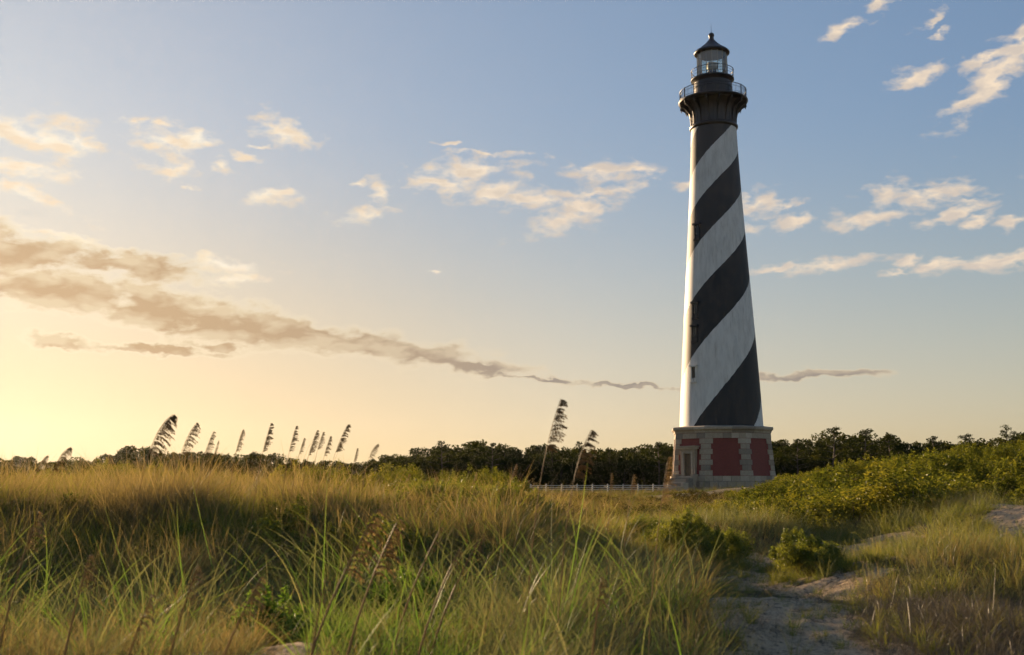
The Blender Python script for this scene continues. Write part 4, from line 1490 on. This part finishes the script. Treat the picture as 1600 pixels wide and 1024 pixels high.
# ------------------------------------------------------------------ sea oats: single stalks that stand out
def sea_oat(tip_px, tip_py, d, base_px, head, label, droop=0.5, full=1.0, leaves=3, thick=1.0, group=None, seed=0, pale=False, fine=1.0, hang=None):
    """a stalk that bends with the wind and carries a one-sided drooping seed head; head = its length in metres"""
    r = random.Random(seed)
    tip = at(tip_px, tip_py, d)
    bx = (base_px - 800) * d * cos(TH) / FPX
    base_ = Vector((bx, d + r.uniform(-0.1, 0.1), gz(bx, d) - 0.03))
    root = empty('sea_oat', base_)
    tag(root, label, 'sea oat', group)
    tp = tip - base_
    h = tp.z
    c1 = Vector((tp.x * 0.16, r.uniform(-0.05, 0.05), h * 0.36))
    c2 = Vector((tp.x * (0.56 if pale else 0.36 - 0.10 * droop), tp.y * 0.6, h * (0.70 + 0.20 * droop * droop)))
    hang = droop if hang is None else hang
    bez = lambda t: c1 * (3 * t * (1 - t) ** 2) + c2 * (3 * t * t * (1 - t)) + tp * t ** 3
    N_ = 26
    pts = [bez(i / N_) for i in range(N_ + 1)]
    mb = MB()
    mb.tube(pts, [0.0050 * thick * (1 - 0.72 * i / N_) for i in range(N_ + 1)], 5)
    st = mb.build('stalk', M['oat_stalk'], root, smooth=True)
    # arc length -> head start
    acc_, k_ = 0.0, N_
    while k_ > 2 and acc_ < head:
        acc_ += (pts[k_] - pts[k_ - 1]).length
        k_ -= 1
    t_head = k_ / N_
    vs, fs, tn = [], [], []
    nb = int(42 * full)

    def spikelet(p, dirv, ln, wd):
        side = dirv.cross(Vector((r.uniform(-1, 1), r.uniform(-1, 1), r.uniform(-1, 1)))).normalized()
        oth = dirv.cross(side)
        n = len(vs)
        vs.extend([p, p + dirv * ln * 0.45 + side * wd, p + dirv * ln, p + dirv * ln * 0.45 - side * wd, p + dirv * ln * 0.45 + oth * wd * 0.5, p + dirv * ln * 0.45 - oth * wd * 0.5])
        fs.extend([(n, n + 1, n + 2), (n, n + 2, n + 3), (n, n + 4, n + 2), (n, n + 2, n + 5)])
        tn.extend([r.random()] * 6)
    br = MB()
    for i in range(nb):
        f = i / (nb - 1)
        t = min(1.0, t_head + (1 - t_head) * min(1, max(0, f + r.uniform(-0.03, 0.03))))
        p = bez(t)
        ln = head * (0.30 * (1 - f) ** 0.6 * min(1, 0.45 + 2.2 * f) + 0.07) * r.uniform(0.5, 1.2) * (0.65 + 0.6 * hang)
        tg = (bez(min(1, t + 0.02)) - bez(t - 0.02)).normalized()
        side = Vector((0.55 + r.uniform(-0.45, 0.45), r.uniform(-0.7, 0.7), 0))
        d0 = (tg * 1.0 + side * 0.45).normalized()
        q = [p]
        dv = d0
        for s_ in range(5):
            dv = (dv + Vector((0.10, 0, -0.20 - 0.22 * hang))).normalized()
            q.append(q[-1] + dv * ln / 5)
        br.tube(q, [0.0016 * thick] * 6, 3, False)
        for s_ in range(1, 6):
            for _ in range(2):
                dd = (dv * 0.9 + Vector((r.uniform(-.2, .35), r.uniform(-.3, .3), r.uniform(-0.6, 0.1)))).normalized()
                spikelet(q[s_], dd, head * r.uniform(0.05, 0.075), head * r.uniform(0.010, 0.017) * fine)
    hd = link_mesh('seed_head', vs, fs, M['oat_pale' if pale else 'oat_head'], root, attrs={'tint': tn})
    o = br.build('branches', M['oat_stalk'], hd)
    o['kind'] = 'stuff'
    for i in range(leaves):
        a = r.uniform(-1.0, 1.0)
        z0 = r.uniform(0.05, 0.35) * h
        p = bez(z0 / h)
        ln = r.uniform(0.35, 0.6)
        dv = Vector((cos(a) * 0.5, sin(a) * 0.5, 1)).normalized()
        w_ = 0.0055
        lv = []
        for s_ in range(7):
            ww = w_ * (1 - s_ / 6) + 0.0004
            lv += [p + Vector((0, ww, 0)), p - Vector((0, ww, 0))]
            p = p + dv * ln / 6
            dv = (dv + Vector((cos(a) * 0.2 + 0.1, sin(a) * 0.2, -0.22))).normalized()
        link_mesh('leaf', lv, [(2 * j, 2 * j + 1, 2 * j + 3, 2 * j + 2) for j in range(6)], M['g_wispy'], root, attrs={'tint': [r.random()] * 14, 'along': [0.4] * 14})
    return root


OATS = [
    # tip x, y, distance, base x, head length, droop, fullness, label
    (270, 648, 11.5, 196, 0.46, 1.0, 1.5, 'large drooping seed head, biggest and broadest in the row against the glow'),
    (307, 661, 13.5, 254, 0.40, 0.8, 1.0, 'arched seed head just beside the biggest drooping one'),
    (333, 675, 15.0, 300, 0.30, 0.5, 0.9, 'slim seed head, third in the skyline row counting from the sun'),
    (341, 689, 16.0, 322, 0.18, 0.4, 0.6, 'tiny seed head low behind the third stalk of the skyline row'),
    (379, 672, 15.5, 354, 0.26, 0.6, 1.0, 'short bushy seed head standing alone in the skyline row'),
    (423, 662, 15.0, 392, 0.36, 0.2, 1.1, 'upright dense seed head in the middle of the skyline row'),
    (462, 667, 15.5, 436, 0.34, 0.3, 0.9, 'narrow upright seed head after the dense middle one on the skyline'),
    (475, 685, 16.0, 452, 0.24, 0.2, 0.7, 'short slim seed head at the near end of the tight skyline cluster'),
    (495, 673, 16.0, 466, 0.34, 0.3, 1.0, 'tall seed head inside the tight skyline cluster'),
    (505, 675, 17.0, 482, 0.26, 0.5, 0.9, 'seed head half hidden behind its taller twin in the cluster'),
    (516, 682, 16.0, 492, 0.28, 0.4, 0.9, 'last and lower seed head of the tight skyline cluster'),
    (543, 664, 15.5, 502, 0.38, 0.4, 1.1, 'tall leaning seed head standing right after the skyline cluster'),
    (558, 701, 16.5, 544, 0.20, 0.3, 0.7, 'small low seed head over the dark wood after the cluster'),
    (590, 694, 16.5, 562, 0.24, 1.0, 0.8, 'small drooping seed head, last of the skyline row toward the lighthouse'),
    (110, 699, 13.5, 62, 0.30, 1.1, 1.0, 'low bowed seed head in the glare, nearest the sun'),
    (74, 712, 14.5, 40, 0.22, 1.0, 0.8, 'faint bowed seed head behind the one nearest the sun'),
    (876, 624, 9.6, 818, 0.42, 0.5, 1.0, 'tallest sea oat, its head high above the wood in mid picture'),
    (924, 672, 8.4, 866, 0.36, 0.8, 0.9, 'soft tall sea oat right beside the tallest one'),
    (1044, 716, 9.0, 1008, 0.30, 0.5, 0.9, 'pale feathery seed head leaning before the lighthouse steps'),
    (990, 742, 12.0, 966, 0.20, 0.6, 0.7, 'small pale seed head before the fence, next to the feathery one'),
    (955, 740, 13.0, 946, 0.16, 0.4, 0.6, 'tiny pale seed head before the middle of the fence'),
    (590, 797, 7.4, 476, 0.52, 0.8, 1.1, 'long straw-coloured stalk leaning across the foreground hollow'),
    (622, 812, 7.6, 540, 0.44, 0.9, 1.0, 'straw-coloured sea oat with nodding head next to the long leaning stalk'),
    (690, 824, 8.6, 612, 0.20, 0.3, 0.5, 'thin green-gold stalk with narrow head before the middle mound'),
    (754, 834, 9.0, 672, 0.22, 0.2, 0.4, 'bare-looking straight stalk before the middle mound'),
    (408, 902, 6.4, 312, 0.26, 0.7, 0.8, 'short golden stalk leaning over the bright green plant'),
    (309, 884, 6.6, 246, 0.22, 0.2, 0.5, 'straight golden stalk in front of the big brown mound'),
    (238, 930, 6.3, 166, 0.24, 0.3, 0.5, 'blurred golden stalk low in the corner under the sun'),
    (140, 868, 7.2, 96, 0.26, 0.3, 0.5, 'blurred upright stalk among the pale corner grass'),
    (60, 800, 8.5, 6, 0.34, 0.6, 0.7, 'golden stalk leaning in from the frame edge under the sun'),
    (508, 905, 6.4, 478, 0.12, 0.1, 0.3, 'bare stalk stub rising beside the sand patch at the bottom edge'),
    (940, 902, 6.6, 914, 0.20, 0.1, 0.5, 'orange-brown upright stalk in the bottom centre grass'),
    (718, 858, 8.0, 650, 0.18, 0.3, 0.4, 'slender pale stalk between the straight stalks of the hollow'),
    (640, 740, 22.0, 616, 0.24, 0.5, 0.5, 'small sunlit stalk over the middle mound, first before the dark wood'),
    (682, 745, 21.0, 664, 0.24, 0.7, 0.5, 'small sunlit bent stalk on the crest of the middle mound'),
    (744, 738, 21.0, 730, 0.22, 0.3, 0.5, 'small upright sunlit stalk where the middle mound crest ends'),
    (806, 726, 20.0, 786, 0.26, 0.6, 0.6, 'small sunlit nodding stalk at the fence end of the mound'),
]
for i, (tx, ty, d, bx, hl, dr, fu, lab) in enumerate(OATS):
    if i < 16:
        d, hl = d * 1.22, hl * 1.2
    near_one = i >= 21 and d < 12
    sea_oat(tx, ty, d, bx, hl * (0.85 if near_one else 1.0), lab, 0.1 if near_one else dr, fu * (0.62 if near_one else 1.0), leaves=3 if d < 20 else 2,
            thick=2.3 if near_one else 1.25, seed=500 + i, pale=i >= 18, fine=0.55 if i >= 18 else 1.0, hang=1.25 if near_one else None)

# ------------------------------------------------------------------ evening haze
HAZE = True
if HAZE:
    mb = MB().box(-1350, 1350, -520, 1350, float(GZ.min()) - 1.0, 65.5)
    m = bpy.data.materials.new('haze_air')
    m.use_nodes = True
    T = NT(m.node_tree)
    T.n.remove(T.n['Principled BSDF'])
    pv = T.node('ShaderNodeVolumePrincipled')
    pv.inputs['Color'].default_value = (0.92, 0.92, 0.92, 1)
    pv.inputs['Density'].default_value = 0.000024
    pv.inputs['Anisotropy'].default_value = 0.72
    T.l.new(pv.outputs[0], T.n['Material Output'].inputs['Volume'])
    hz = mb.build('haze', m)
    hz['kind'] = 'stuff'
    hz['label'] = 'thin warm evening haze hanging over the dunes and wood'
    hz['category'] = 'haze'
